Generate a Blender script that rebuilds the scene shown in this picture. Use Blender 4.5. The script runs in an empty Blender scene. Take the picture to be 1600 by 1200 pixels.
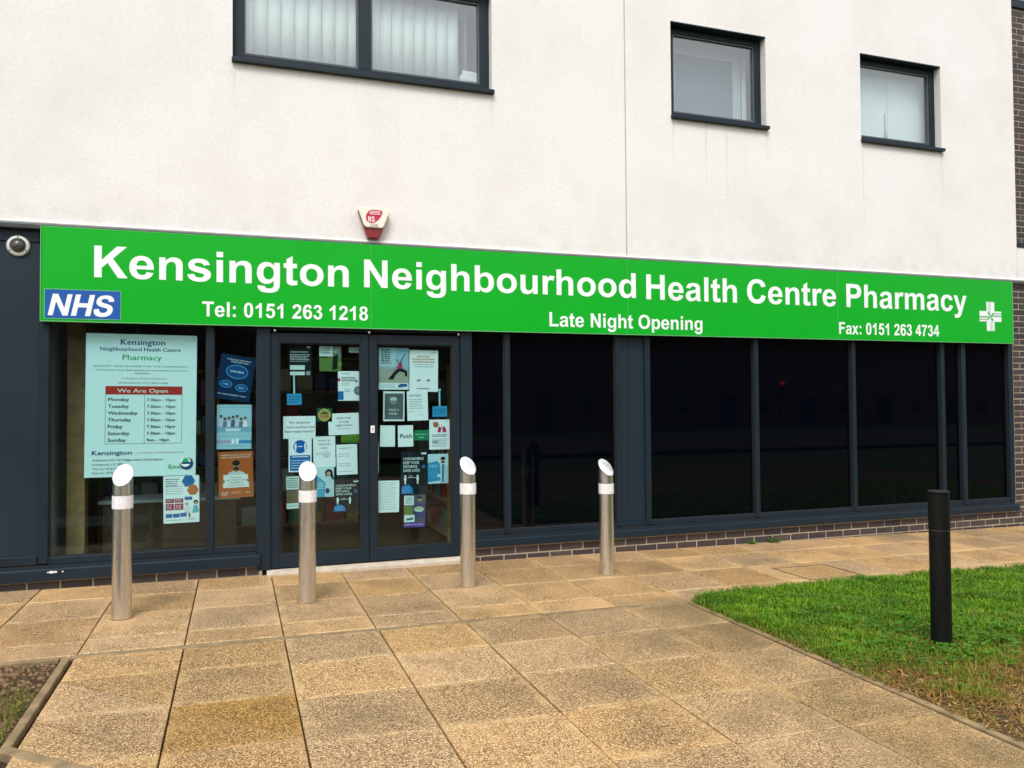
import bpy, bmesh, math, random
from mathutils import Vector, Matrix
from mathutils.geometry import tessellate_polygon
R = math.radians
random.seed(7)
scn = bpy.context.scene
col = scn.collection

# ------------------------------------------------------------------ camera, sky, sun, exposure
cam = bpy.data.cameras.new('camera'); cam_o = bpy.data.objects.new('camera', cam); col.objects.link(cam_o)
cam.sensor_width = 36.0; cam.lens = 36.0 * 1243.84 / 1600.0; cam.clip_end = 600
ya, pi_, ro = R(19.08), R(1.376), R(-0.435)
fw = Vector((math.sin(ya)*math.cos(pi_), math.cos(ya)*math.cos(pi_), math.sin(pi_)))
rt0 = Vector((math.cos(ya), -math.sin(ya), 0)); up0 = rt0.cross(fw)
rt = rt0*math.cos(ro) + up0*math.sin(ro); up = up0*math.cos(ro) - rt0*math.sin(ro)
M4 = Matrix((rt, up, -fw)).transposed().to_4x4(); M4.translation = Vector((0, -6.933, 1.4))
cam_o.matrix_world = M4
scn.camera = cam_o

SUN_EL, SUN_AZ = R(52), R(205)          # azimuth clockwise from +Y: behind the photographer, to the left
world = bpy.data.worlds.new('World'); scn.world = world; world.use_nodes = True
wn = world.node_tree.nodes; wl = world.node_tree.links
bg = wn['Background']; sky = wn.new('ShaderNodeTexSky'); sky.sky_type = 'NISHITA'; sky.sun_disc = False
sky.sun_elevation = SUN_EL; sky.sun_rotation = SUN_AZ; sky.dust_density = 6.0; sky.air_density = 1.0; sky.ozone_density = 1.0
hs = wn.new('ShaderNodeHueSaturation'); hs.inputs['Saturation'].default_value = 0.22   # overcast: almost no blue
cl = wn.new('ShaderNodeMix'); cl.data_type = 'RGBA'; cl.inputs[0].default_value = 0.65; cl.inputs[7].default_value = (6.6, 6.85, 7.2, 1)   # even cloud cover over it
wl.new(sky.outputs[0], hs.inputs['Color']); wl.new(hs.outputs[0], cl.inputs[6]); wl.new(cl.outputs[2], bg.inputs[0]); bg.inputs[1].default_value = 0.15
sun = bpy.data.lights.new('sun', 'SUN'); sun.energy = 1.5; sun.angle = R(22); sun.color = (1.0, 0.97, 0.925)
sun_o = bpy.data.objects.new('sun', sun); col.objects.link(sun_o)
sd = Vector((math.sin(SUN_AZ)*math.cos(SUN_EL), math.cos(SUN_AZ)*math.cos(SUN_EL), math.sin(SUN_EL)))
sun_o.rotation_euler = sd.to_track_quat('Z', 'Y').to_euler(); sun_o.location = sd*30
vs = scn.view_settings; vs.view_transform = 'Standard'; vs.look = 'None'; vs.gamma = 1.0; vs.use_curve_mapping = False
vs.exposure = 0.45

# ------------------------------------------------------------------ helpers
GX, GY = -0.0099, -0.0017
def gz(x, y): return GX*x + GY*y
def tag(o, label=None, cat=None, group=None, kind=None):
    if label: o['label'] = label
    if cat: o['category'] = cat
    if group: o['group'] = group
    if kind: o['kind'] = kind
    return o
def empty(name, loc, label=None, cat=None, group=None, rz=0.0):
    o = bpy.data.objects.new(name, None); col.objects.link(o); o.location = loc; o.rotation_euler.z = rz
    o.empty_display_size = 0.1
    return tag(o, label, cat, group)
class MB:
    def __init__(s): s.v = []; s.f = []; s.c = []; s.col = None
    def quad(s, pts):
        n = len(s.v); s.v += [tuple(p) for p in pts]; s.f.append(tuple(range(n, n+len(pts)))); s.c.append(s.col); return s
    def box(s, x0, x1, y0, y1, z0, z1):
        n = len(s.v)
        s.v += [(x0,y0,z0),(x1,y0,z0),(x1,y1,z0),(x0,y1,z0),(x0,y0,z1),(x1,y0,z1),(x1,y1,z1),(x0,y1,z1)]
        for f in ((0,3,2,1),(4,5,6,7),(0,1,5,4),(1,2,6,5),(2,3,7,6),(3,0,4,7)):
            s.f.append(tuple(n+i for i in f)); s.c.append(s.col)
        return s
    def prism(s, pts, y0, y1):
        """polygon in x,z (counter-clockwise seen from -y) between y0 (front) and y1"""
        n = len(s.v); m = len(pts)
        s.v += [(p[0], y0, p[1]) for p in pts] + [(p[0], y1, p[1]) for p in pts]
        s.f.append(tuple(range(n, n+m))); s.c.append(s.col)
        s.f.append(tuple(range(n+2*m-1, n+m-1, -1))); s.c.append(s.col)
        for i in range(m):
            j = (i+1) % m
            s.f.append((n+j, n+i, n+m+i, n+m+j)); s.c.append(s.col)
        return s
    def profile(s, pts, x0, x1):
        """profile in y,z swept along x"""
        n = len(s.v); m = len(pts)
        s.v += [(x0, p[0], p[1]) for p in pts] + [(x1, p[0], p[1]) for p in pts]
        s.f.append(tuple(range(n+m-1, n-1, -1))); s.c.append(s.col)
        s.f.append(tuple(range(n+m, n+2*m))); s.c.append(s.col)
        for i in range(m):
            j = (i+1) % m
            s.f.append((n+i, n+j, n+m+j, n+m+i)); s.c.append(s.col)
        return s
    def lathe(s, prof, seg=32, cx=0.0, cy=0.0, axis='z'):
        n = len(s.v); m = len(prof)
        for i in range(seg):
            a = 2*math.pi*i/seg
            for r, h in prof:
                if axis == 'z': s.v.append((cx+r*math.cos(a), cy+r*math.sin(a), h))
                else: s.v.append((cx+r*math.cos(a), h, cy+r*math.sin(a)))   # axis along y, cy is z
        for i in range(seg):
            j = (i+1) % seg
            for k in range(m-1):
                q = (n+i*m+k, n+j*m+k, n+j*m+k+1, n+i*m+k+1)
                s.f.append(q if axis == 'z' else q[::-1]); s.c.append(s.col)
        return s
    def tube(s, p0, p1, r, seg=8):
        p0 = Vector(p0); p1 = Vector(p1); d = (p1-p0).normalized()
        a = d.orthogonal().normalized(); b = d.cross(a); n = len(s.v)
        for p in (p0, p1):
            for i in range(seg):
                t = 2*math.pi*i/seg; s.v.append(tuple(p + a*r*math.cos(t) + b*r*math.sin(t)))
        for i in range(seg):
            j = (i+1) % seg; s.f.append((n+i, n+j, n+seg+j, n+seg+i)); s.c.append(s.col)
        s.f.append(tuple(n+i for i in reversed(range(seg)))); s.c.append(s.col)
        s.f.append(tuple(n+seg+i for i in range(seg))); s.c.append(s.col)
        return s
    def mesh(s, name):
        me = bpy.data.meshes.new(name); me.from_pydata(s.v, [], s.f)
        if any(c is not None for c in s.c):
            at = me.color_attributes.new('Col', 'FLOAT_COLOR', 'CORNER')
            i = 0
            for f, c in zip(s.f, s.c):
                c = c or (1, 1, 1)
                for _ in f: at.data[i].color = (c[0], c[1], c[2], 1); i += 1
        me.update(); return me
    def build(s, name, mat, parent=None, bevel=0.0, smooth=False, loc=None):
        me = s.mesh(name)
        if mat: me.materials.append(mat)
        o = bpy.data.objects.new(name, me); col.objects.link(o)
        if parent: o.parent = parent
        if loc: o.location = loc
        if bevel:
            b = o.modifiers.new('bevel', 'BEVEL'); b.width = bevel; b.segments = 2; b.limit_method = 'ANGLE'; b.angle_limit = R(40)
        if smooth:
            for p in me.polygons: p.use_smooth = True
            me.set_sharp_from_angle(angle=R(35))
        return o
def copy(o, parent=None, loc=None):
    c = o.copy(); col.objects.link(c); c.parent = parent
    if loc: c.location = loc
    return c

# ------------------------------------------------------------------ materials
def new_mat(name):
    m = bpy.data.materials.new(name); m.use_nodes = True
    nt = m.node_tree; return m, nt.nodes, nt.links, nt.nodes['Principled BSDF']
def noise_bump(n, l, b, scale, strength, dist=0.002, detail=4):
    g = n.new('ShaderNodeNewGeometry'); t = n.new('ShaderNodeTexNoise'); t.inputs['Scale'].default_value = scale; t.inputs['Detail'].default_value = detail
    bu = n.new('ShaderNodeBump'); bu.inputs['Strength'].default_value = strength; bu.inputs['Distance'].default_value = dist
    l.new(g.outputs['Position'], t.inputs['Vector']); l.new(t.outputs['Fac'], bu.inputs['Height']); l.new(bu.outputs[0], b.inputs['Normal'])
    return g, t
def plain(name, c, rough=0.5, metal=0.0, spec=0.5, var=0.0, vscale=6.0, bump=0.0, bscale=200.0, rvar=0.0):
    m, n, l, b = new_mat(name)
    b.inputs['Base Color'].default_value = (*c, 1); b.inputs['Roughness'].default_value = rough
    b.inputs['Metallic'].default_value = metal; b.inputs['Specular IOR Level'].default_value = spec
    if bump: noise_bump(n, l, b, bscale, bump)
    if var or rvar:
        g = n.new('ShaderNodeNewGeometry'); t = n.new('ShaderNodeTexNoise'); t.inputs['Scale'].default_value = vscale; t.inputs['Detail'].default_value = 6
        l.new(g.outputs['Position'], t.inputs['Vector'])
        if var:
            mr = n.new('ShaderNodeMapRange'); mr.inputs[1].default_value = .3; mr.inputs[2].default_value = .7; mr.inputs[3].default_value = 1-var; mr.inputs[4].default_value = 1+var
            l.new(t.outputs['Fac'], mr.inputs[0])
            mx = n.new('ShaderNodeVectorMath'); mx.operation = 'SCALE'; mx.inputs[0].default_value = c
            l.new(mr.outputs[0], mx.inputs['Scale']); l.new(mx.outputs[0], b.inputs['Base Color'])
        if rvar:
            mr = n.new('ShaderNodeMapRange'); mr.inputs[3].default_value = max(0.02, rough-rvar); mr.inputs[4].default_value = rough+rvar
            l.new(t.outputs['Fac'], mr.inputs[0]); l.new(mr.outputs[0], b.inputs['Roughness'])
    return m
def attr_mat(name, rough=0.5, spec=0.4, trans=0.0, bump=0.0):
    m, n, l, b = new_mat(name)
    a = n.new('ShaderNodeAttribute'); a.attribute_name = 'Col'
    l.new(a.outputs['Color'], b.inputs['Base Color']); b.inputs['Roughness'].default_value = rough; b.inputs['Specular IOR Level'].default_value = spec
    if trans:
        tr = n.new('ShaderNodeBsdfTranslucent'); l.new(a.outputs['Color'], tr.inputs['Color'])
        mx = n.new('ShaderNodeMixShader'); mx.inputs[0].default_value = trans
        out = n['Material Output']; l.new(b.outputs[0], mx.inputs[1]); l.new(tr.outputs[0], mx.inputs[2]); l.new(mx.outputs[0], out.inputs[0])
    if bump: noise_bump(n, l, b, 300, bump)
    return m
def glass_mat(name, tint, ior, rough=0.0):
    m = bpy.data.materials.new(name); m.use_nodes = True; n = m.node_tree.nodes; l = m.node_tree.links; n.clear()
    out = n.new('ShaderNodeOutputMaterial'); tr = n.new('ShaderNodeBsdfTransparent'); tr.inputs[0].default_value = (*tint, 1)
    gl = n.new('ShaderNodeBsdfGlossy'); gl.inputs['Roughness'].default_value = rough
    f0 = ((ior-1)/(ior+1))**2; lw = n.new('ShaderNodeLayerWeight'); lw.inputs[0].default_value = .5
    pw = n.new('ShaderNodeMath'); pw.operation = 'POWER'; pw.inputs[1].default_value = 5; l.new(lw.outputs['Facing'], pw.inputs[0])
    fr = n.new('ShaderNodeMath'); fr.operation = 'MULTIPLY_ADD'; fr.inputs[1].default_value = 1-f0; fr.inputs[2].default_value = f0; l.new(pw.outputs[0], fr.inputs[0])
    mx = n.new('ShaderNodeMixShader'); l.new(fr.outputs[0], mx.inputs[0]); l.new(tr.outputs[0], mx.inputs[1]); l.new(gl.outputs[0], mx.inputs[2]); l.new(mx.outputs[0], out.inputs[0])
    return m
def ramp(n, stops):
    r = n.new('ShaderNodeValToRGB'); e = r.color_ramp.elements
    while len(e) < len(stops): e.new(0.5)
    for k, (p, c) in zip(e, stops): k.position = p; k.color = (*c, 1)
    return r

# white render with soft dirt, fine grain and run-off streaks under the sills
def render_mat():
    m, n, l, b = new_mat('white_render'); b.inputs['Roughness'].default_value = 0.9; b.inputs['Specular IOR Level'].default_value = 0.2
    g = n.new('ShaderNodeNewGeometry'); sp = n.new('ShaderNodeSeparateXYZ'); l.new(g.outputs['Position'], sp.inputs[0])
    def noise(scale, detail=5, vec=None, rough=.55):
        t = n.new('ShaderNodeTexNoise'); t.inputs['Scale'].default_value = scale; t.inputs['Detail'].default_value = detail; t.inputs['Roughness'].default_value = rough
        l.new(vec or g.outputs['Position'], t.inputs['Vector']); return t.outputs['Fac']
    def mixc(fac, a, c):
        x = n.new('ShaderNodeMix'); x.data_type = 'RGBA'
        if isinstance(fac, float): x.inputs[0].default_value = fac
        else: l.new(fac, x.inputs[0])
        for s, v in ((6, a), (7, c)):
            if isinstance(v, tuple): x.inputs[s].default_value = (*v, 1)
            else: l.new(v, x.inputs[s])
        return x.outputs[2]
    def mapr(v, a, c, lo, hi):
        r = n.new('ShaderNodeMapRange'); l.new(v, r.inputs[0])
        for i, q in enumerate((a, c, lo, hi)): r.inputs[i+1].default_value = q
        return r.outputs[0]
    def math2(op, a, c):
        q = n.new('ShaderNodeMath'); q.operation = op
        for i, v in enumerate((a, c)):
            if isinstance(v, (int, float)): q.inputs[i].default_value = v
            else: l.new(v, q.inputs[i])
        return q.outputs[0]
    c = mixc(mapr(noise(0.7, 4), .35, .65, 0, 1), (.80, .78, .75), (.82, .795, .785))
    c = mixc(mapr(noise(1.1, 8, None, .62), .46, .70, 0, .6), c, (.70, .665, .60))
    c = mixc(mapr(noise(38, 4, None, .7), .45, .62, 0, .35), c, (.66, .635, .58))
    c = mixc(math2('MULTIPLY', mapr(sp.outputs['Z'], 2.83, 3.1, 1, 0), mapr(noise(7, 5), .4, .7, 0, .38)), c, (.55, .52, .45))
    st = n.new('ShaderNodeMapping'); st.inputs['Scale'].default_value = (9, 1, .35); l.new(g.outputs['Position'], st.inputs[0])
    streak = mapr(noise(1.6, 5, st.outputs[0], .6), .58, .82, 0, .22)
    c = mixc(math2('MULTIPLY', streak, mapr(sp.outputs['Z'], 2.8, 4.3, .35, .8)), c, (.54, .52, .46))
    # run-off marks below the ends of the sills (x, top, length)
    for x, zt, ln, w in ((4.13, 4.24, .55, .02), (6.50, 4.24, 1.2, .016), (5.24, 4.24, .4, .03), (7.62, 4.24, .7, .03), (2.22, 4.25, .35, .02), (-.03, 4.25, .4, .03), (4.5, 4.24, .8, .02), (4.75, 4.24, .9, .015)):
        dx = math2('ABSOLUTE', math2('SUBTRACT', math2('ADD', sp.outputs['X'], math2('MULTIPLY', noise(2.5, 2), .06)), x+.03), 0)
        mk = math2('MULTIPLY', mapr(dx, 0, w, 1, 0), mapr(sp.outputs['Z'], zt-ln, zt, 0, 1))
        mk = math2('MULTIPLY', mk, math2('LESS_THAN', sp.outputs['Z'], zt))
        c = mixc(math2('MULTIPLY', mk, mapr(noise(14, 4), .35, .65, .1, .55)), c, (.42, .42, .37))
    # grubby band around the openings on the right and specks
    c = mixc(mapr(noise(60, 3, None, .7), .66, .76, 0, .4), c, (.5, .47, .42))
    l.new(c, b.inputs['Base Color'])
    bu = n.new('ShaderNodeBump'); bu.inputs['Strength'].default_value = .5; bu.inputs['Distance'].default_value = .004
    l.new(math2('ADD', noise(180, 4), math2('MULTIPLY', noise(12, 4), .8)), bu.inputs['Height']); l.new(bu.outputs[0], b.inputs['Normal'])
    return m

# exposed-aggregate paving
def slab_mat():
    m, n, l, b = new_mat('exposed_aggregate'); b.inputs['Roughness'].default_value = 0.55; b.inputs['Specular IOR Level'].default_value = 0.4
    g = n.new('ShaderNodeNewGeometry'); oi = n.new('ShaderNodeObjectInfo'); sp = n.new('ShaderNodeSeparateXYZ'); l.new(g.outputs['Position'], sp.inputs[0])
    def noise(scale, detail=4, rough=.55, off=None):
        t = n.new('ShaderNodeTexNoise'); t.inputs['Scale'].default_value = scale; t.inputs['Detail'].default_value = detail; t.inputs['Roughness'].default_value = rough
        if off:
            v = n.new('ShaderNodeVectorMath'); v.operation = 'ADD'; l.new(g.outputs['Position'], v.inputs[0])
            s = n.new('ShaderNodeVectorMath'); s.operation = 'SCALE'; s.inputs[0].default_value = (7.3, 3.1, 5.7); l.new(oi.outputs['Random'], s.inputs['Scale'])
            l.new(s.outputs[0], v.inputs[1]); l.new(v.outputs[0], t.inputs['Vector'])
        else: l.new(g.outputs['Position'], t.inputs['Vector'])
        return t.outputs['Fac']
    def mapr(v, a, c, lo, hi):
        r = n.new('ShaderNodeMapRange'); l.new(v, r.inputs[0])
        for i, q in enumerate((a, c, lo, hi)): r.inputs[i+1].default_value = q
        return r.outputs[0]
    def mixc(fac, a, c, mode='MIX'):
        x = n.new('ShaderNodeMix'); x.data_type = 'RGBA'; x.blend_type = mode
        if isinstance(fac, float): x.inputs[0].default_value = fac
        else: l.new(fac, x.inputs[0])
        for s, v in ((6, a), (7, c)):
            if isinstance(v, tuple): x.inputs[s].default_value = (*v, 1)
            else: l.new(v, x.inputs[s])
        return x.outputs[2]
    def mul(a, c):
        q = n.new('ShaderNodeMath'); q.operation = 'MULTIPLY'
        for i, v in enumerate((a, c)):
            if isinstance(v, (int, float)): q.inputs[i].default_value = v
            else: l.new(v, q.inputs[i])
        return q.outputs[0]
    vo = n.new('ShaderNodeTexVoronoi'); vo.inputs['Scale'].default_value = 215; l.new(g.outputs['Position'], vo.inputs['Vector'])
    sc = n.new('ShaderNodeSeparateColor'); l.new(vo.outputs['Color'], sc.inputs[0])
    r1 = ramp(n, [(0, (.05, .028, .010)), (.32, (.20, .112, .045)), (.6, (.40, .238, .100)), (.82, (.62, .395, .18)), (1, (.86, .64, .38))])
    l.new(sc.outputs[0], r1.inputs[0])
    tc = n.new('ShaderNodeTexCoord'); ge = n.new('ShaderNodeSeparateXYZ'); l.new(tc.outputs['Generated'], ge.inputs[0])
    def edge(o):
        a = n.new('ShaderNodeMath'); a.operation = 'SUBTRACT'; a.inputs[1].default_value = .5; l.new(o, a.inputs[0])
        q = n.new('ShaderNodeMath'); q.operation = 'ABSOLUTE'; l.new(a.outputs[0], q.inputs[0]); return q.outputs[0]
    mxe = n.new('ShaderNodeMath'); mxe.operation = 'MAXIMUM'; l.new(edge(ge.outputs[0]), mxe.inputs[0]); l.new(edge(ge.outputs[1]), mxe.inputs[1])
    # the sandy cement skin that is left between the stones, more of it on some slabs
    skin = mapr(noise(2.2, 5, .6, True), .40, .68, 0, 1)
    skin2 = mul(mul(skin, mapr(oi.outputs['Random'], 0, 1, .35, .95)), mapr(sp.outputs['Y'], -1.93, -1.90, .42, 1.0))
    sandy = mixc(mapr(noise(45, 4), .35, .7, 0, 1), (.52, .305, .135), (.69, .44, .215))
    c = mixc(skin2, r1.outputs[0], sandy)
    # damp, grimy patches
    grime = mapr(noise(1.7, 4, .5, True), .50, .66, 0, .6)
    grime = mul(grime, mapr(mxe.outputs[0], .22, .47, 1, .25))
    c = mixc(grime, c, mixc(.62, c, (.11, .08, .045)))
    # sand worn out along the joints
    c = mixc(mul(mapr(mxe.outputs[0], .40, .5, 0, 1), mapr(noise(5, 4, .6, True), .42, .66, 0, .75)), c, (.62, .42, .20))
    # algae and soil beside the lawn edge
    alg = mul(mapr(sp.outputs['X'], 1.7, 2.9, 0, 1), mul(mapr(sp.outputs['Y'], -1.7, -1.95, 0, 1), mapr(noise(1.9, 5), .34, .60, .12, .85)))
    c = mixc(alg, c, mixc(.7, c, (.075, .065, .03)))
    # each slab its own tone
    hsv = n.new('ShaderNodeHueSaturation'); l.new(mapr(oi.outputs['Random'], 0, 1, .86, 1.08), hsv.inputs['Value']); c = mixc(1.0, c, oi.outputs['Color'], 'MULTIPLY'); l.new(c, hsv.inputs['Color'])
    w = n.new('ShaderNodeTexWhiteNoise'); w.noise_dimensions = '1D'; l.new(oi.outputs['Random'], w.inputs['W'])
    l.new(mapr(w.outputs['Value'], 0, 1, .92, 1.06), hsv.inputs['Saturation'])
    l.new(hsv.outputs[0], b.inputs['Base Color'])
    bu = n.new('ShaderNodeBump'); bu.inputs['Strength'].default_value = .55; bu.inputs['Distance'].default_value = .004
    inv = n.new('ShaderNodeMath'); inv.operation = 'SUBTRACT'; inv.inputs[0].default_value = 1; l.new(vo.outputs['Distance'], inv.inputs[1])
    l.new(inv.outputs[0], bu.inputs['Height']); l.new(bu.outputs[0], b.inputs['Normal'])
    return m
def brick_mat():
    m, n, l, b = new_mat('dark_brick'); b.inputs['Roughness'].default_value = .7
    oi = n.new('ShaderNodeObjectInfo'); g = n.new('ShaderNodeNewGeometry')
    r = ramp(n, [(0, (.022, .019, .021)), (.35, (.045, .033, .032)), (.7, (.060, .042, .037)), (1, (.085, .060, .055))])
    t = n.new('ShaderNodeTexNoise'); t.inputs['Scale'].default_value = 30; t.inputs['Detail'].default_value = 6; l.new(g.outputs['Position'], t.inputs['Vector'])
    ad = n.new('ShaderNodeMath'); ad.operation = 'MULTIPLY_ADD'; ad.inputs[1].default_value = .7; l.new(t.outputs['Fac'], ad.inputs[0])
    m2 = n.new('ShaderNodeMath'); m2.operation = 'MULTIPLY_ADD'; m2.inputs[1].default_value = .8; m2.inputs[2].default_value = -.25; l.new(oi.outputs['Random'], m2.inputs[0])
    l.new(m2.outputs[0], ad.inputs[2]); l.new(ad.outputs[0], r.inputs[0]); l.new(r.outputs[0], b.inputs['Base Color'])
    bu = n.new('ShaderNodeBump'); bu.inputs['Strength'].default_value = .4; bu.inputs['Distance'].default_value = .003; l.new(t.outputs['Fac'], bu.inputs['Height']); l.new(bu.outputs[0], b.inputs['Normal'])
    return m
def soil_mat(name, a, c, scale=18):
    m, n, l, b = new_mat(name); b.inputs['Roughness'].default_value = .95; b.inputs['Specular IOR Level'].default_value = .1
    g, t = noise_bump(n, l, b, scale*3, .9, .02, 8)
    t2 = n.new('ShaderNodeTexNoise'); t2.inputs['Scale'].default_value = scale; t2.inputs['Detail'].default_value = 8; l.new(g.outputs['Position'], t2.inputs['Vector'])
    r = ramp(n, [(.3, a), (.7, c)]); l.new(t2.outputs['Fac'], r.inputs[0]); l.new(r.outputs[0], b.inputs['Base Color'])
    return m
def steel_mat():
    m, n, l, b = new_mat('brushed_steel'); b.inputs['Metallic'].default_value = 1; b.inputs['Roughness'].default_value = .29
    g = n.new('ShaderNodeNewGeometry'); mp = n.new('ShaderNodeMapping'); mp.inputs['Scale'].default_value = (40, 40, 1.5); l.new(g.outputs['Position'], mp.inputs[0])
    t = n.new('ShaderNodeTexNoise'); t.inputs['Scale'].default_value = 6; t.inputs['Detail'].default_value = 5; l.new(mp.outputs[0], t.inputs['Vector'])
    r = ramp(n, [(.3, (.60, .575, .54)), (.7, (.80, .775, .74))]); l.new(t.outputs['Fac'], r.inputs[0])
    t2 = n.new('ShaderNodeTexNoise'); t2.inputs['Scale'].default_value = 26; t2.inputs['Detail'].default_value = 6; l.new(g.outputs['Position'], t2.inputs['Vector'])
    mr = n.new('ShaderNodeMapRange'); mr.inputs[1].default_value = .6; mr.inputs[2].default_value = .75; mr.inputs[4].default_value = .5; l.new(t2.outputs['Fac'], mr.inputs[0])
    mx = n.new('ShaderNodeMix'); mx.data_type = 'RGBA'; l.new(mr.outputs[0], mx.inputs[0]); l.new(r.outputs[0], mx.inputs[6]); mx.inputs[7].default_value = (.25, .19, .13, 1)
    l.new(mx.outputs[2], b.inputs['Base Color'])
    bu = n.new('ShaderNodeBump'); bu.inputs['Strength'].default_value = .12; bu.inputs['Distance'].default_value = .001; l.new(t.outputs['Fac'], bu.inputs['Height']); l.new(bu.outputs[0], b.inputs['Normal'])
    return m
def tile_mat(name, c):
    return plain(name, c, .7, var=.25, vscale=3)

MT = dict(
    render=render_mat(), slab=slab_mat(), brick=brick_mat(), steel=steel_mat(),
    mortar=plain('mortar', (.45, .375, .27), .95, bump=.5, bscale=150, var=.2),
    bed=soil_mat('joint_grit', (.028, .022, .014), (.075, .055, .032), 40),
    frame=plain('anthracite_frame', (.0075, .0175, .027), .45, spec=.28, var=.12, vscale=2.5, rvar=.08),
    panel=plain('anthracite_panel', (.010, .021, .032), .48, spec=.28, var=.10, vscale=1.5, rvar=.1),
    gasket=plain('black_gasket', (.008, .008, .009), .7),
    flash=plain('grey_flashing', (.075, .085, .09), .45, var=.2, vscale=8),
    bead=plain('render_bead', (.82, .80, .75), .6, var=.05),
    joint=plain('sealant', (.42, .40, .36), .8, var=.2, vscale=30),
    glass=glass_mat('shop_glass', (.82, .92, .925), 1.38),
    upglass=glass_mat('window_glass', (.93, .975, .97), 2.3),
    darkglass=plain('black_film_glass', (.0008, .0014, .0034), .03, spec=.30),
    green=plain('sign_green', (.0008, .375, .014), .30, spec=.28, var=.04, vscale=1.2, rvar=.05),
    greentrim=plain('sign_trim', (.16, .48, .20), .35),
    white=plain('white_vinyl', (.80, .84, .84), .4, var=.03, vscale=3),
    blue=plain('badge_blue', (.004, .085, .36), .35, var=.05),
    paper=plain('paper_edge', (.8, .8, .8), .6),
    prt=attr_mat('printed_paper', .7, .06),
    red=plain('alarm_red', (.22, .012, .02), .3), alarmw=plain('alarm_white', (.82, .78, .66), .35, var=.06, vscale=20),
    attr=attr_mat('flat_colour', .5, .3),
    band=plain('reflective_tape', (.74, .73, .74), .35, var=.1, vscale=30),
    polished=plain('polished_steel', (.93, .92, .89), .22, metal=1.0, rvar=.06, vscale=40),
    blackpost=plain('black_paint', (.0035, .0045, .004), .5, spec=.2, var=.3, vscale=10, bump=.15, bscale=60),
    edging=plain('concrete_edging', (.23, .16, .08), .9, var=.3, vscale=12, bump=.5, bscale=120),
    thresh=plain('threshold', (.50, .43, .34), .6, var=.15, vscale=12),
    soil=soil_mat('soil', (.040, .028, .016), (.13, .088, .045), 16),
    grass=attr_mat('grass_blade', .55, .25, .35),
    leaf=attr_mat('weed_leaf', .5, .3, .25),
    stone=attr_mat('pebbles', .85, .2, bump=.4),
    blind=plain('blind_fabric', (.82, .86, .84), .8, var=.04), board=plain('white_board', (.78, .78, .75), .6),
    greyblind=plain('grey_blind', (.16, .20, .26), .8, var=.06),
    innerframe=plain('inner_frame', (.55, .58, .58), .6),
    shopfloor=plain('vinyl_floor', (.17, .115, .06), .30, var=.2), shopwall=plain('shop_wall', (.26, .27, .25), .8, var=.1),
    shopceil=plain('shop_ceiling', (.6, .6, .58), .9), wood=plain('shelf_wood', (.34, .20, .08), .5, var=.25, vscale=14),
    asphalt=soil_mat('asphalt', (.035, .035, .036), (.065, .064, .062), 60), verge=soil_mat('verge', (.02, .05, .012), (.045, .09, .02), 9),
    terrbrick=plain('terrace_brick', (.10, .055, .04), .9, var=.25, vscale=4), slate=plain('slate', (.03, .032, .036), .6, var=.2),
    sandstone=plain('sandstone', (.16, .12, .08), .9, var=.2), tglass=plain('terrace_glass', (.01, .012, .015), .05),
    twhite=plain('painted_timber', (.16, .15, .14), .5), bark=plain('bark', (.05, .035, .022), .9, var=.3),
)
m, n_, l_, b_ = new_mat('red_signal'); b_.inputs['Emission Color'].default_value = (1, .02, .02, 1); b_.inputs['Emission Strength'].default_value = 4; b_.inputs['Base Color'].default_value = (.3, 0, 0, 1); MT['signal'] = m

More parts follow.
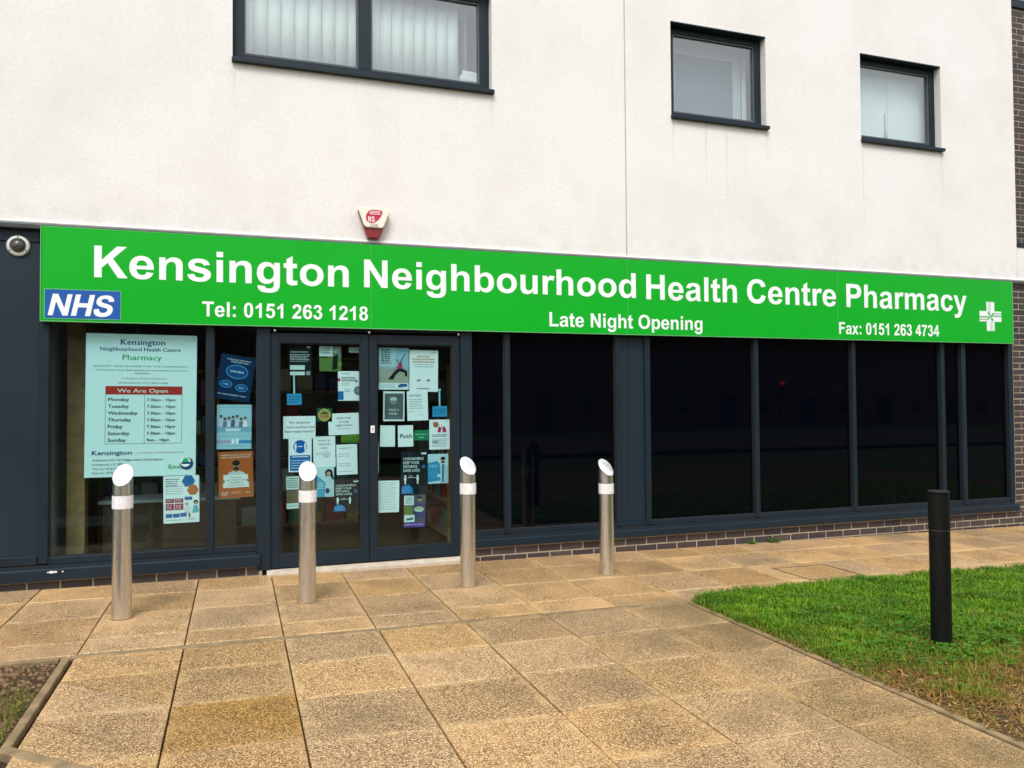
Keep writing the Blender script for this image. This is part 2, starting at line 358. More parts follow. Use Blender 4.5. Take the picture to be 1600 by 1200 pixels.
# ------------------------------------------------------------------ lettering
G = {
'K': (722, ['M73 0 L218 0 L218 217 L333 334 L532 0 L720 0 L435 437 L705 716 L510 716 L218 398 L218 716 L73 716']),
'n': (611, ['M66 0 L66 519 L194 519 L194 443 Q262 531 365 531 Q411 531 449 514 Q487 498 506 472 Q526 446 533 413 Q541 380 541 322 L541 0 L404 0 L404 265 Q404 349 395 374 Q386 398 367 412 Q347 426 320 426 Q285 426 258 407 Q230 388 220 357 Q203 325 203 235 L203 0']),
'h': (611, ['M203 716 L203 453 Q270 531 362 531 Q409 531 447 513 Q485 496 504 468 Q524 441 531 408 Q538 375 538 305 L538 0 L401 0 L401 275 Q401 356 393 378 Q385 400 366 413 Q346 426 317 426 Q284 426 257 410 Q231 394 219 361 Q203 328 203 264 L203 0 L66 0 L66 716']),
'u': (611, ['M413 0 L413 78 Q384 36 338 12 Q291 -12 239 -12 Q187 -12 145 11 Q103 34 85 76 Q66 117 66 190 L66 519 L203 519 L203 280 Q203 171 211 147 Q218 122 238 108 Q258 93 289 93 Q324 93 351 112 Q379 131 389 160 Q399 188 399 299 L399 519 L536 519 L536 0']),
'o': (611, ['M40 267 Q40 335 74 399 Q107 463 169 497 Q231 531 307 531 Q425 531 500 454 Q576 378 576 261 Q576 143 500 66 Q424 -12 308 -12 Q237 -12 172 20 Q107 53 74 115 Q40 178 40 267', 'M181 260 Q181 182 218 141 Q255 100 308 100 Q362 100 398 141 Q435 182 435 260 Q435 337 398 378 Q362 419 308 419 Q255 419 218 378 Q181 337 181 260']),
'e': (556, ['M372 165 L509 142 Q482 67 425 27 Q368 -12 283 -12 Q147 -12 82 77 Q30 148 30 256 Q30 385 98 458 Q165 531 268 531 Q384 531 451 454 Q518 378 515 220 L171 220 Q173 159 205 124 Q237 90 285 90 Q317 90 339 107 Q361 125 372 165', 'M380 304 Q378 364 349 395 Q319 426 277 426 Q232 426 203 393 Q173 360 174 304']),
's': (556, ['M24 148 L161 169 Q170 129 197 108 Q223 88 271 88 Q324 88 350 107 Q368 121 368 143 Q368 159 358 169 Q348 179 313 187 Q148 223 104 253 Q43 295 43 369 Q43 436 96 484 Q149 531 261 531 Q367 531 419 496 Q470 462 490 394 L361 370 Q352 400 329 417 Q306 433 263 433 Q209 433 185 418 Q170 407 170 390 Q170 375 184 365 Q202 351 313 326 Q424 301 468 264 Q511 227 511 161 Q511 89 451 38 Q391 -12 271 -12 Q162 -12 98 32 Q35 76 24 148']),
'i': (278, ['M72 0 L209 0 L209 519 L72 519', '+M72 589 L209 589 L209 716 L72 716']),
'l': (278, ['M72 0 L209 0 L209 716 L72 716']),
'g': (611, ['M58 -34 L215 -53 Q219 -80 233 -91 Q252 -105 294 -105 Q347 -105 373 -89 Q391 -79 400 -55 Q406 -38 406 8 L406 84 Q345 0 252 0 Q148 0 88 88 Q40 157 40 261 Q40 390 102 459 Q165 531 257 531 Q353 531 415 447 L415 519 L543 519 L543 53 Q543 -39 528 -84 Q513 -129 486 -155 Q458 -181 413 -195 Q367 -210 297 -210 Q165 -210 110 -165 Q54 -119 54 -50', 'M181 269 Q181 187 213 149 Q244 111 291 111 Q340 111 374 150 Q409 189 409 266 Q409 346 376 385 Q343 424 293 424 Q244 424 212 386 Q181 348 181 269']),
't': (333, ['M309 519 L309 409 L215 409 L215 200 Q215 136 218 126 Q220 115 230 109 Q240 102 254 102 Q274 102 311 115 L323 9 Q273 -12 210 -12 Q171 -12 140 1 Q109 14 95 34 Q80 55 78 90 Q77 115 77 183 L77 409 L14 409 L14 519 L77 519 L77 623 L215 703 L215 519']),
'b': (611, ['M66 0 L66 716 L203 716 L203 458 Q266 531 353 531 Q448 531 510 462 Q572 393 572 265 Q572 132 509 60 Q446 -12 355 -12 Q311 -12 268 10 Q225 32 193 76 L193 0', 'M202 271 Q202 190 227 152 Q263 97 322 97 Q368 97 400 136 Q432 175 432 260 Q432 349 399 389 Q367 428 316 428 Q266 428 234 389 Q202 351 202 271']),
'a': (556, ['M174 360 L50 383 Q71 458 122 494 Q173 531 274 531 Q366 531 411 509 Q456 487 474 454 Q492 420 492 331 L491 171 Q491 103 497 71 Q504 38 522 0 L386 0 Q381 14 373 41 L368 57 Q333 23 292 5 Q252 -12 206 -12 Q125 -12 79 32 Q32 76 32 143 Q32 188 53 222 Q74 257 113 276 Q151 294 223 308 Q320 326 358 342 L358 356 Q358 396 338 413 Q318 430 263 430 Q226 430 205 415 Q184 401 174 360', 'M357 249 Q331 240 274 228 Q216 215 198 203 Q171 184 171 154 Q171 125 193 104 Q214 83 248 83 Q285 83 319 108 Q344 127 352 154 Q357 172 357 222']),
'r': (389, ['M203 0 L66 0 L66 519 L193 519 L193 445 Q226 498 252 514 Q278 531 311 531 Q358 531 402 505 L359 385 Q324 408 294 408 Q265 408 245 392 Q225 376 214 334 Q203 293 203 160']),
'c': (556, ['M524 365 L389 341 Q382 381 358 402 Q334 422 295 422 Q244 422 213 386 Q182 351 182 268 Q182 175 213 137 Q245 99 297 99 Q336 99 361 121 Q386 144 397 198 L531 175 Q510 83 451 35 Q391 -12 291 -12 Q177 -12 109 60 Q41 132 41 259 Q41 388 109 459 Q177 531 293 531 Q388 531 444 490 Q500 449 524 365']),
'm': (889, ['M61 519 L188 519 L188 448 Q256 531 349 531 Q399 531 435 511 Q472 490 495 448 Q529 490 568 511 Q607 531 652 531 Q708 531 747 508 Q786 485 805 441 Q819 408 819 334 L819 0 L682 0 L682 298 Q682 376 668 398 Q649 427 609 427 Q581 427 556 409 Q531 392 520 358 Q509 325 509 251 L509 0 L371 0 L371 286 Q371 362 364 384 Q357 406 341 416 Q326 427 300 427 Q268 427 242 409 Q217 392 205 360 Q198 327 198 253 L198 0 L61 0']),
'y': (556, ['M7 519 L153 519 L277 151 L398 519 L540 519 L357 20 L324 -70 Q306 -115 290 -139 Q273 -163 251 -178 Q230 -193 198 -201 Q167 -210 128 -210 Q88 -210 49 -201 L37 -94 Q70 -100 96 -100 Q145 -100 168 -72 Q192 -43 204 1']),
'x': (556, ['M6 0 L195 269 L14 519 L181 519 L274 375 L372 519 L533 519 L355 271 L549 0 L381 0 L274 163 L166 0']),
'N': (722, ['M73 0 L73 716 L214 716 L507 238 L507 716 L641 716 L641 0 L496 0 L208 467 L208 0']),
'H': (722, ['M73 0 L73 716 L218 716 L218 434 L501 434 L501 716 L646 716 L646 0 L501 0 L501 313 L218 313 L218 0']),
'C': (722, ['M531 263 L671 219 Q639 102 564 45 Q489 -12 374 -12 Q232 -12 140 85 Q49 182 49 351 Q49 529 141 628 Q233 728 383 728 Q514 728 596 650 Q645 604 669 518 L526 484 Q513 540 473 572 Q433 604 375 604 Q296 604 247 547 Q197 491 197 364 Q197 229 246 172 Q294 115 371 115 Q428 115 469 151 Q510 188 531 263']),
'P': (667, ['M73 0 L73 716 L305 716 Q437 716 477 705 Q539 689 580 635 Q622 581 622 496 Q622 430 598 385 Q574 340 537 315 Q500 289 462 281 Q410 270 312 270 L218 270 L218 0', 'M219 595 L219 392 L297 392 Q383 392 411 403 Q440 414 456 438 Q473 462 473 494 Q473 533 450 559 Q427 584 391 590 Q366 595 288 595']),
'T': (611, ['M234 0 L234 595 L21 595 L21 716 L590 716 L590 595 L378 595 L378 0']),
'F': (611, ['M74 0 L74 716 L565 716 L565 595 L218 595 L218 425 L517 425 L517 304 L218 304 L218 0']),
'L': (611, ['M77 0 L77 710 L222 710 L222 121 L581 121 L581 0']),
'O': (778, ['M43 354 Q43 463 76 537 Q100 592 142 635 Q185 679 235 700 Q302 728 389 728 Q547 728 642 630 Q737 532 737 357 Q737 184 642 86 Q548 -12 391 -12 Q231 -12 137 85 Q43 183 43 354', 'M192 358 Q192 237 248 174 Q304 112 390 112 Q477 112 532 174 Q587 236 587 360 Q587 483 533 543 Q480 604 391 604 Q302 604 247 543 Q192 481 192 358']),
'S': (667, ['M36 233 L177 247 Q190 176 229 143 Q267 109 333 109 Q402 109 437 138 Q472 168 472 207 Q472 232 457 250 Q443 268 406 281 Q381 290 291 312 Q175 341 128 383 Q62 442 62 527 Q62 582 93 629 Q124 677 182 702 Q241 727 323 727 Q458 727 526 668 Q595 609 598 511 L453 505 Q444 560 413 584 Q382 608 321 608 Q257 608 221 582 Q198 565 198 537 Q198 511 220 493 Q247 469 354 444 Q460 419 511 392 Q562 366 591 319 Q619 273 619 204 Q619 142 585 88 Q550 34 487 8 Q424 -18 330 -18 Q193 -18 120 45 Q46 108 36 233']),
':': (333, ['M98 0 L235 0 L235 137 L98 137', '+M98 382 L235 382 L235 519 L98 519']),
'0': (556, ['M274 719 Q378 719 437 645 Q507 556 507 353 Q507 149 436 60 Q378 -13 274 -13 Q169 -13 105 67 Q41 147 41 354 Q41 556 112 645 Q170 719 274 719', 'M274 605 Q249 605 230 589 Q210 573 199 532 Q185 479 185 353 Q185 228 198 181 Q210 134 229 118 Q249 102 274 102 Q299 102 318 118 Q338 134 349 175 Q363 228 363 353 Q363 479 350 526 Q338 573 318 589 Q299 605 274 605']),
'1': (556, ['M393 0 L256 0 L256 517 Q181 447 79 413 L79 538 Q133 555 195 604 Q258 653 282 719 L393 719']),
'2': (556, ['M506 128 L506 0 L25 0 Q33 72 72 137 Q111 202 226 309 Q319 395 340 426 Q368 468 368 509 Q368 555 344 579 Q319 604 276 604 Q233 604 208 578 Q183 552 179 492 L42 506 Q54 619 119 669 Q183 719 279 719 Q385 719 445 662 Q506 605 506 520 Q506 472 489 428 Q471 385 433 337 Q408 305 343 246 Q278 186 261 166 Q243 147 233 128']),
'3': (556, ['M38 190 L171 206 Q177 155 205 128 Q233 101 273 101 Q315 101 344 133 Q373 165 373 220 Q373 271 346 301 Q318 331 278 331 Q252 331 215 321 L230 433 Q286 431 315 457 Q344 483 344 526 Q344 562 322 584 Q301 605 265 605 Q230 605 205 581 Q180 556 175 509 L48 530 Q61 595 88 634 Q115 673 162 696 Q210 718 269 718 Q370 718 431 654 Q481 601 481 535 Q481 440 378 384 Q439 371 476 325 Q513 279 513 215 Q513 121 444 54 Q376 -12 274 -12 Q177 -12 113 44 Q49 99 38 190']),
'4': (556, ['M310 0 L310 144 L18 144 L18 264 L328 719 L443 719 L443 265 L532 265 L532 144 L443 144 L443 0', 'M310 265 L310 510 L145 265']),
'5': (556, ['M44 184 L181 198 Q187 152 215 125 Q244 98 281 98 Q324 98 353 133 Q383 168 383 238 Q383 304 353 337 Q324 370 277 370 Q218 370 171 318 L60 334 L130 706 L493 706 L493 578 L234 578 L213 456 Q259 479 307 479 Q398 479 462 413 Q525 346 525 240 Q525 151 474 82 Q404 -12 280 -12 Q180 -12 118 41 Q56 94 44 184']),
'6': (556, ['M508 541 L376 526 Q371 567 350 587 Q330 606 297 606 Q253 606 223 567 Q193 528 185 403 Q236 464 313 464 Q399 464 461 398 Q522 332 522 228 Q522 117 457 50 Q392 -12 290 -12 Q181 -12 110 73 Q40 158 40 351 Q40 550 113 637 Q187 719 304 719 Q387 719 441 673 Q495 626 508 541', 'M196 239 Q196 171 228 134 Q259 98 299 98 Q337 98 363 128 Q388 158 388 226 Q388 296 361 329 Q333 362 292 362 Q252 362 224 331 Q196 299 196 239']),
'7': (556, ['M42 579 L42 706 L513 706 L513 606 Q454 549 394 441 Q334 334 302 213 Q271 92 271 -3 L138 -3 Q142 144 199 297 Q256 451 351 579']),
'8': (556, ['M160 386 Q106 408 82 448 Q58 487 58 535 Q58 616 115 668 Q171 719 276 719 Q379 719 436 668 Q493 616 493 535 Q493 484 467 445 Q440 406 393 386 Q453 361 485 314 Q516 268 516 206 Q516 105 451 41 Q387 -13 279 -13 Q179 -13 113 40 Q35 102 35 209 Q35 268 64 318 Q94 368 160 386', 'M188 525 Q188 484 211 460 Q235 437 274 437 Q314 437 338 461 Q361 484 361 526 Q361 565 338 588 Q314 612 276 612 Q236 612 212 588 Q188 564 188 525', 'M176 216 Q176 160 205 128 Q234 97 277 97 Q319 97 347 127 Q375 157 375 215 Q375 265 346 295 Q318 326 275 326 Q225 326 200 291 Q176 257 176 216']),
}
def _contour(s, seg=4):
    pts = []; cur = None
    for tok in s.replace('M', ' M').replace('L', ' L').replace('Q', ' Q').split(' '):
        pass
    import re
    for cmd, args in re.findall(r'([MLQ])([^MLQ]*)', s):
        a = [float(v) for v in args.split()]
        if cmd in 'ML': cur = (a[0], a[1]); pts.append(cur)
        else:
            p0 = cur; c = (a[0], a[1]); p1 = (a[2], a[3])
            for k in range(1, seg+1):
                t = k/seg; u = 1-t
                pts.append((u*u*p0[0]+2*u*t*c[0]+t*t*p1[0], u*u*p0[1]+2*u*t*c[1]+t*t*p1[1]))
            cur = p1
    if abs(pts[0][0]-pts[-1][0]) + abs(pts[0][1]-pts[-1][1]) < .5: pts.pop()
    return pts
_gc = {}
def glyph(ch, seg):
    """flat triangles and outlines of one bold grotesque letter"""
    if (ch, seg) in _gc: return _gc[(ch, seg)]
    if ch == 'd': w, cs = G['b']; conts = [('', [(611-x, y) for x, y in _contour(c, seg)]) for c in cs]
    elif ch == 'p': w, cs = G['b']; conts = [('', [(x, 519-y) for x, y in _contour(c, seg)]) for c in cs]
    elif ch == 'v': w, conts = 556, [('', [(7, 519), (153, 519), (277, 151), (398, 519), (540, 519), (340, 0), (214, 0)])]
    else: w, cs = G[ch]; conts = [('+' if c[0] == '+' else '', _contour(c.lstrip('+'), seg)) for c in cs]
    groups = []
    for fl, p in conts:
        if not groups or fl == '+': groups.append([p])
        else: groups[-1].append(p)
    V, F, O = [], [], []
    for g in groups:
        base = len(V)
        loops = [[Vector((x, y, 0)) for x, y in p] for p in g]
        for f in tessellate_polygon(loops): F.append(tuple(base+i for i in f))
        k = base
        for p in g:
            V += p; O.append(list(range(k, k+len(p)))); k += len(p)
    _gc[(ch, seg)] = (w, V, F, O); return _gc[(ch, seg)]
def bold(mb, text, x0, z0, y, cap, x1=None, thick=0.0, seg=4, shear=0.0, word=None):
    """bold lettering on the plane y (facing -y); stretched to end at x1"""
    adv = 0; items = []; wd = 0; keep = []
    for ch in text:
        if ch == ' ': adv += 278; wd += 1; continue
        w, V, F, O = glyph(ch, seg); items.append((adv, V, F, O)); adv += w; keep.append(word is None or wd == word)
    lo = min(a+min(v[0] for v in V) for a, V, F, O in items); hi = max(a+max(v[0] for v in V) for a, V, F, O in items)
    s = cap/716.0; sx = (x1-x0)/(hi-lo) if x1 is not None else s
    for (a, V, F, O), kp in zip(items, keep):
        if not kp: continue
        n = len(mb.v)
        P = [(x0+(a+v[0]-lo)*sx + shear*v[1]*s, z0+v[1]*s) for v in V]
        mb.v += [(p[0], y-thick, p[1]) for p in P]
        for f in F:
            q = [P[i] for i in f]
            ar = (q[1][0]-q[0][0])*(q[2][1]-q[0][1])-(q[2][0]-q[0][0])*(q[1][1]-q[0][1])
            mb.f.append(tuple(n+i for i in (f if ar > 0 else f[::-1]))); mb.c.append(mb.col)
        if thick:
            m2 = len(mb.v); mb.v += [(p[0], y+.0005, p[1]) for p in P]
            for loop in O:
                for i in range(len(loop)):
                    i0, i1 = loop[i], loop[(i+1) % len(loop)]
                    mb.f.append((n+i0, n+i1, m2+i1, m2+i0)); mb.c.append(mb.col)
    return mb
_tc = {}
def gill(mb, text, x0, z0, y, h, x1=None, center=False):
    """humanist lettering (the built-in face); h = capital height"""
    if text not in _tc:
        cu = bpy.data.curves.new('lettering', 'FONT'); cu.body = text; cu.resolution_u = 2; cu.size = 1
        ob = bpy.data.objects.new('lettering', cu); me = bpy.data.meshes.new_from_object(ob)
        V = [(v.co.x, v.co.y) for v in me.vertices]; F = [tuple(p.vertices) for p in me.polygons]
        bpy.data.objects.remove(ob); bpy.data.curves.remove(cu); bpy.data.meshes.remove(me)
        _tc[text] = (V, F)
    V, F = _tc[text]
    if not V: return mb
    lo = min(v[0] for v in V); hi = max(v[0] for v in V)
    s = h/.70; sx = (x1-x0)/(hi-lo) if x1 is not None else s
    if center: x0 = x0-(hi-lo)*sx/2
    for sh in (-1, 1):
      n = len(mb.v)
      P = [(x0+(v[0]-lo)*sx+sh*.016*s, z0+v[1]*s+sh*.006*s) for v in V]
      mb.v += [(p[0], y-.00003*(sh+1), p[1]) for p in P]
      for f in F:
        q = [P[i] for i in f]
        ar = sum(q[i][0]*q[(i+1) % len(q)][1]-q[(i+1) % len(q)][0]*q[i][1] for i in range(len(q)))
        mb.f.append(tuple(n+i for i in (f if ar > 0 else f[::-1]))); mb.c.append(mb.col)
    return mb

# ------------------------------------------------------------------ ground, pavement, path, lawn
def sheet(name, pts, mat, h, kind='structure', parent=None):
    mb = MB(); mb.quad([(x, y, gz(x, y)+h) for x, y in pts]); o = mb.build(name, mat, parent); tag(o, kind=kind); return o
# one large gently falling sheet reaching far beyond the street
g_o = MB().quad([(x, y, gz(max(-40, min(60, x)), max(-60, min(40, y)))-.09) for x, y in ((-400, -400), (400, -400), (400, 400), (-400, 400))]).build('ground', MT['verge']); tag(g_o, kind='structure')
pave = sheet('pavement', [(-5.0, -1.96), (11.5, -1.96), (11.5, .02), (-5.0, .02)], MT['bed'], -.030)
path = sheet('path', [(-.90, -8.6), (3.10, -8.6), (3.10, -1.93), (-.90, -1.93)], MT['bed'], -.031)
tilt = (math.atan(GY), -math.atan(GX))
def slab_mesh(w, d, name='paving_slab'):
    c = .004; mb = MB(); h = .04
    def ring(e, z): return [(-w/2+e, -d/2+e, z), (w/2-e, -d/2+e, z), (w/2-e, d/2-e, z), (-w/2+e, d/2-e, z)]
    mb.v = ring(0, -h) + ring(0, -c) + ring(c, 0)
    mb.f = [(8, 9, 10, 11)]; mb.c = [None]
    for k in (0, 4):
        for i in range(4):
            j = (i+1) % 4; mb.f.append((k+i, k+j, k+4+j, k+4+i)); mb.c.append(None)
    me = mb.mesh(name); me.materials.append(MT['slab']); return me
SL = {}
def slab(x0, x1, y0, y1, parent, jit=.0016):
    w, d = round(x1-x0, 3), round(y1-y0, 3)
    if (w, d) not in SL: SL[(w, d)] = slab_mesh(w, d)
    o = bpy.data.objects.new('paving_slab', SL[(w, d)]); col.objects.link(o); o.parent = parent
    x, y = (x0+x1)/2, (y0+y1)/2
    o.location = (x, y, gz(x, y)+random.uniform(-jit, jit)); o.rotation_euler = (tilt[0]+random.uniform(-.003, .003), tilt[1]+random.uniform(-.003, .003), 0)
    return o
def slab_poly(pts, parent):
    """slab cut to a polygon (counter-clockwise x,y)"""
    n = len(pts); cx = sum(p[0] for p in pts)/n; cy = sum(p[1] for p in pts)/n; mb = MB()
    sh = [(cx+(p[0]-cx)*.99, cy+(p[1]-cy)*.99) for p in pts]
    dz = random.uniform(-.002, .002)
    mb.v = [(p[0]-cx, p[1]-cy, -.04) for p in pts]+[(p[0]-cx, p[1]-cy, -.004) for p in pts]+[(p[0]-cx, p[1]-cy, 0) for p in sh]
    mb.f = [tuple(range(2*n, 3*n))]; mb.c = [None]
    for k in (0, n):
        for i in range(n):
            j = (i+1) % n; mb.f.append((k+i, k+j, k+n+j, k+n+i)); mb.c.append(None)
    o = mb.build('paving_slab', MT['slab'], parent, loc=(cx, cy, gz(cx, cy)+dz)); o.rotation_euler = (tilt[0], tilt[1], 0); return o
P = .558; X0 = -.287
jx, jy = .004, .0030
COVER = (4.35, 4.90, -1.72, -1.13)
for i in range(-8, 21):
    a, b = X0+P*i, X0+P*(i+1)
    s = random.uniform(-.01, .01)
    rows = [(-.46, -.015), (-1.02, -.46), (-1.60, -1.02), (-1.885, -1.60)]
    for k, (y0, y1) in enumerate(rows):
        if a > 4.0 and a < 4.9 and k in (2, 3): continue
        slab(a+jx, b-jx, y0+jy+(s if k else s), y1-jy+(s if k else 0), pave)
# around the recessed inspection cover
ca, cb = X0+P*8, X0+P*10
slab(ca+jx, 4.36, -1.62, -1.02-jy, pave); slab(4.93, cb-jx, -1.62, -1.02-jy, pave); slab(ca+jx, cb-jx, -1.885, -1.63, pave)
slab(4.37, 4.92, -1.02-.10, -1.02-jy, pave)
ic = empty('inspection_cover', (4.645, -1.37, gz(4.645, -1.37)), 'recessed inspection cover with paving infill in the pavement near the lawn', 'cover')
ic.rotation_euler = (tilt[0], tilt[1], 0)
f = MB()
for q in ((-.275, -.262, -.25, .24), (.262, .275, -.25, .24), (-.275, .275, -.25, -.238), (-.275, .275, .228, .24)): f.box(q[0], q[1], q[2], q[3], -.04, .004)
f = MB().box(-.275, -.262, -.25, .24, -.04, .002).box(.262, .275, -.25, .24, -.04, .002).box(-.262, .262, -.25, -.238, -.04, .001).box(-.262, .262, .228, .24, -.04, .001)
f.build('cover_frame', MT['edging'], ic)
MB().box(-.250, .250, -.230, .218, -.04, -.002).build('paving_infill', MT['slab'], ic, bevel=.004)
# path slabs: columns between x joints, rows with their own offsets
cols = [-.845, -.287, .271, .838, 1.398, 1.955, 2.515, 3.02]
offs = [-2.36, -2.37, -2.455, -2.47, -2.46, -2.48, -2.49]
cut = {(0, 0): 1, (0, 1): 1, (1, 2): 1, (0, 2): 1}
for c in range(7):
    a, b = cols[c]+jx, cols[c+1]-jx
    ys = [-1.955, offs[c]]
    while ys[-1] > -8.2: ys.append(ys[-1]-.535-.005*random.random())
    for k in range(len(ys)-1):
        y1, y0 = ys[k]-.0035, ys[k+1]+.0035
        if (c, k) in cut:
            # cut corner to corner to follow the falls
            A, B, C, D = (a, y0), (b, y0), (b, y1), (a, y1)
            e = .004
            q_ = [slab_poly([(a, y0), (b-.004, y0), (a, y1-.008)], path), slab_poly([(b, y0+.003), (b, y1), (a+.004, y1)], path)]
            if (c, k) == (1, 2):
                for o_ in q_: o_.color = (.82, .74, .50, 1)
        else: slab(a, b, y0, y1, path)
# edgings
def edging(name, p, q, w, h, label=None):
    p = Vector(p); q = Vector(q); d = (q-p).normalized(); nrm = Vector((-d.y, d.x)); mb = MB()
    L = (q-p).length; k = max(1, int(L/.9)); root = None
    e = empty(name, (p.x, p.y, gz(*p))); tag(e, kind='structure')
    for i in range(k):
        a = p+d*(L*i/k+.002); b = p+d*(L*(i+1)/k-.002); m = MB()
        zz = h+random.uniform(-.002, .002)
        V = [a-nrm*w/2, b-nrm*w/2, b+nrm*w/2, a+nrm*w/2]
        if (V[1]-V[0]).cross(V[3]-V[0]) < 0: V = V[::-1]
        lo = [(v.x-p.x, v.y-p.y, gz(v.x, v.y)-gz(*p)-.06) for v in V]; hi = [(v.x-p.x, v.y-p.y, gz(v.x, v.y)-gz(*p)+zz) for v in V]
        m.v = lo+hi; m.f = [(4, 5, 6, 7)]+[(i2, (i2+1) % 4, 4+(i2+1) % 4, 4+i2) for i2 in range(4)]; m.c = [None]*5
        m.build('edging_stone', MT['edging'], e, bevel=.006)
    return e
edging('pavement_edging', (-.86, -1.921), (3.06, -1.921), .055, .001)
edging('lawn_edging', (3.06, -1.90), (3.06, -8.6), .042, .001)
edging('bed_edging', (-.885, -1.955), (-.885, -3.20), .040, .005)
edging('bed_edging', (-5.0, -1.935), (-.92, -1.935), .05, .004)
edging('bed_edging', (-.905, -3.17), (-.52, -3.52), .055, .006)
# soil of the lawn and the small bed, grey setts beyond the bed
sheet('lawn_soil', [(3.09, -9.0), (14, -9.0), (14, -1.80), (3.09, -1.90)], MT['soil'], -.018)
sheet('bed_soil', [(-5.0, -3.2), (-.915, -3.2), (-.915, -1.96), (-5.0, -1.96)], MT['soil'], -.02)
sb = sheet('sett_strip', [(-5.0, -8.6), (-.91, -8.6), (-.91, -3.21), (-5.0, -3.21)], MT['bed'], -.03)
sett = MB().box(-.095, .095, -.045, .045, -.04, 0).build('sett', plain('grey_sett', (.13, .135, .14), .8, var=.2, vscale=12, bump=.4), sb, bevel=.006)
first = True
for j in range(9):
    for i in range(7):
        x = -1.02-.2*i-(.1 if j % 2 else 0); y = -3.29-.1*j
        o = sett if first else copy(sett, sb); first = False
        o.location = (x, y, gz(x, y)+random.uniform(-.003, .003))

def vnoise(x, y):
    return (math.sin(x*3.1+1.7*math.sin(y*2.3))+math.sin(y*4.7+1.3*math.sin(x*3.9+.5))+math.sin((x+y)*7.9))/3
def dead(x, y):
    """0 lush .. 1 bare, near the trodden corner and along the edging"""
    d = max(0, min(1, (-2.74-.20*(x-3.1)-y)/1.2 + .38*vnoise(x*1.7, y*1.7)))
    e = max(0, 1-(x-3.09)/.10)*.5
    return max(d, e if y < -2.6 else e*.3)
def grass_patch(name, label, inside, bounds, n, seed, hmul=1.0):
    rnd = random.Random(seed); mb = MB(); k = 0
    while k < n:
        x = rnd.uniform(bounds[0], bounds[1]); y = rnd.uniform(bounds[2], bounds[3]); k += 1
        if not inside(x, y): continue
        dd = dead(x, y)
        if rnd.random() < (dd-.72)*2.4: continue
        z = gz(x, y)-.02
        yel = rnd.random() < .04+1.0*dd**1.2
        a = rnd.uniform(0, 6.283); hgt = rnd.uniform(.018, .05)*hmul*(1-.45*dd)*(1.05+.35*vnoise(x*2, y*2)+.45*max(0, vnoise(x*5+2, y*6+1))); w = rnd.uniform(.0020, .0040)
        lean = rnd.uniform(.2, 1.0)*hgt
        if yel and dd > .15: lean = hgt*rnd.uniform(1.2, 2.4); hgt *= rnd.uniform(.12, .5)
        dx, dy = math.cos(a), math.sin(a); px, py = -dy*w, dx*w
        if yel:
            t = rnd.random(); c = (.30+.20*t, .19+.11*t, .04+.05*t) if rnd.random() < .8 else (.15, .10, .035)
        else:
            t = rnd.random(); u = .5+.5*vnoise(x*1.3+4, y*1.7)
            c = (.075+.20*t*u+.08*t, .19+.25*t*u+.13*t, .006+.016*t)
            pk = max(0, min(1, vnoise(x*2.6+9, y*3.1+3)*1.4)); c = (c[0]*(1-.45*pk), c[1]*(1-.38*pk), c[2])      # darker coarse tufts
            br = min(1, dd*1.1)*.7; c = (c[0]*(1-br)+.26*br, c[1]*(1-br)+.20*br, c[2]*(1-br)+.04*br)
        mb.col = c
        b0 = .02*min(1, hgt/.02); m1 = (x+dx*lean*.4, y+dy*lean*.4, z+b0+hgt*.6); tip = (x+dx*lean, y+dy*lean, z+b0+hgt*.95)
        mb.quad([(x-px, y-py, z), (x+px, y+py, z), (m1[0]+px*.8, m1[1]+py*.8, m1[2]), (m1[0]-px*.8, m1[1]-py*.8, m1[2])])
        mb.quad([(m1[0]-px*.8, m1[1]-py*.8, m1[2]), (m1[0]+px*.8, m1[1]+py*.8, m1[2]), tip])
        if rnd.random() < .12 and not yel:      # clover and plantain leaves
            r = rnd.uniform(.005, .014)*(1.4 if abs(x-3.9)+abs(y+3.2) < .7 else 1); t = rnd.random(); mb.col = (.05+.05*t, .17+.12*t, .015+.02*t); zz = z+.02+hgt*.75; a2 = rnd.uniform(0, 6.28); tl = rnd.uniform(-.4, .4)
            pts = []
            for q in range(6):
                an = a2+q*math.pi/3; rr = r*(1.5 if q % 3 == 0 else .75); pts.append((x+rr*math.cos(an), y+rr*math.sin(an), zz+tl*rr*math.cos(an)))
            mb.quad(pts)
    o = mb.build(name, MT['grass']); tag(o, label, None, None, 'stuff'); return o
def lawn_in(x, y):
    back = -1.83+.05*vnoise(x*3, 1.0)+.07*math.sin((x-3.1)*.9)
    if x < 3.5: back -= .10*(3.5-x)
    return x > 3.055+.03*vnoise(3, y*6)+.02*vnoise(1, y*17) and y < back
grass_patch('grass', 'short green lawn grass with yellowed and bare patches beside the path', lambda x, y: lawn_in(x, y) and y < -1.7 and x < 6.9, (3.05, 6.9, -5.2, -1.68), 150000, 3)
grass_patch('grass', 'lawn grass farther along the pavement on the right', lambda x, y: lawn_in(x, y) and x >= 6.9, (6.9, 12.5, -6.0, -1.68), 60000, 4)
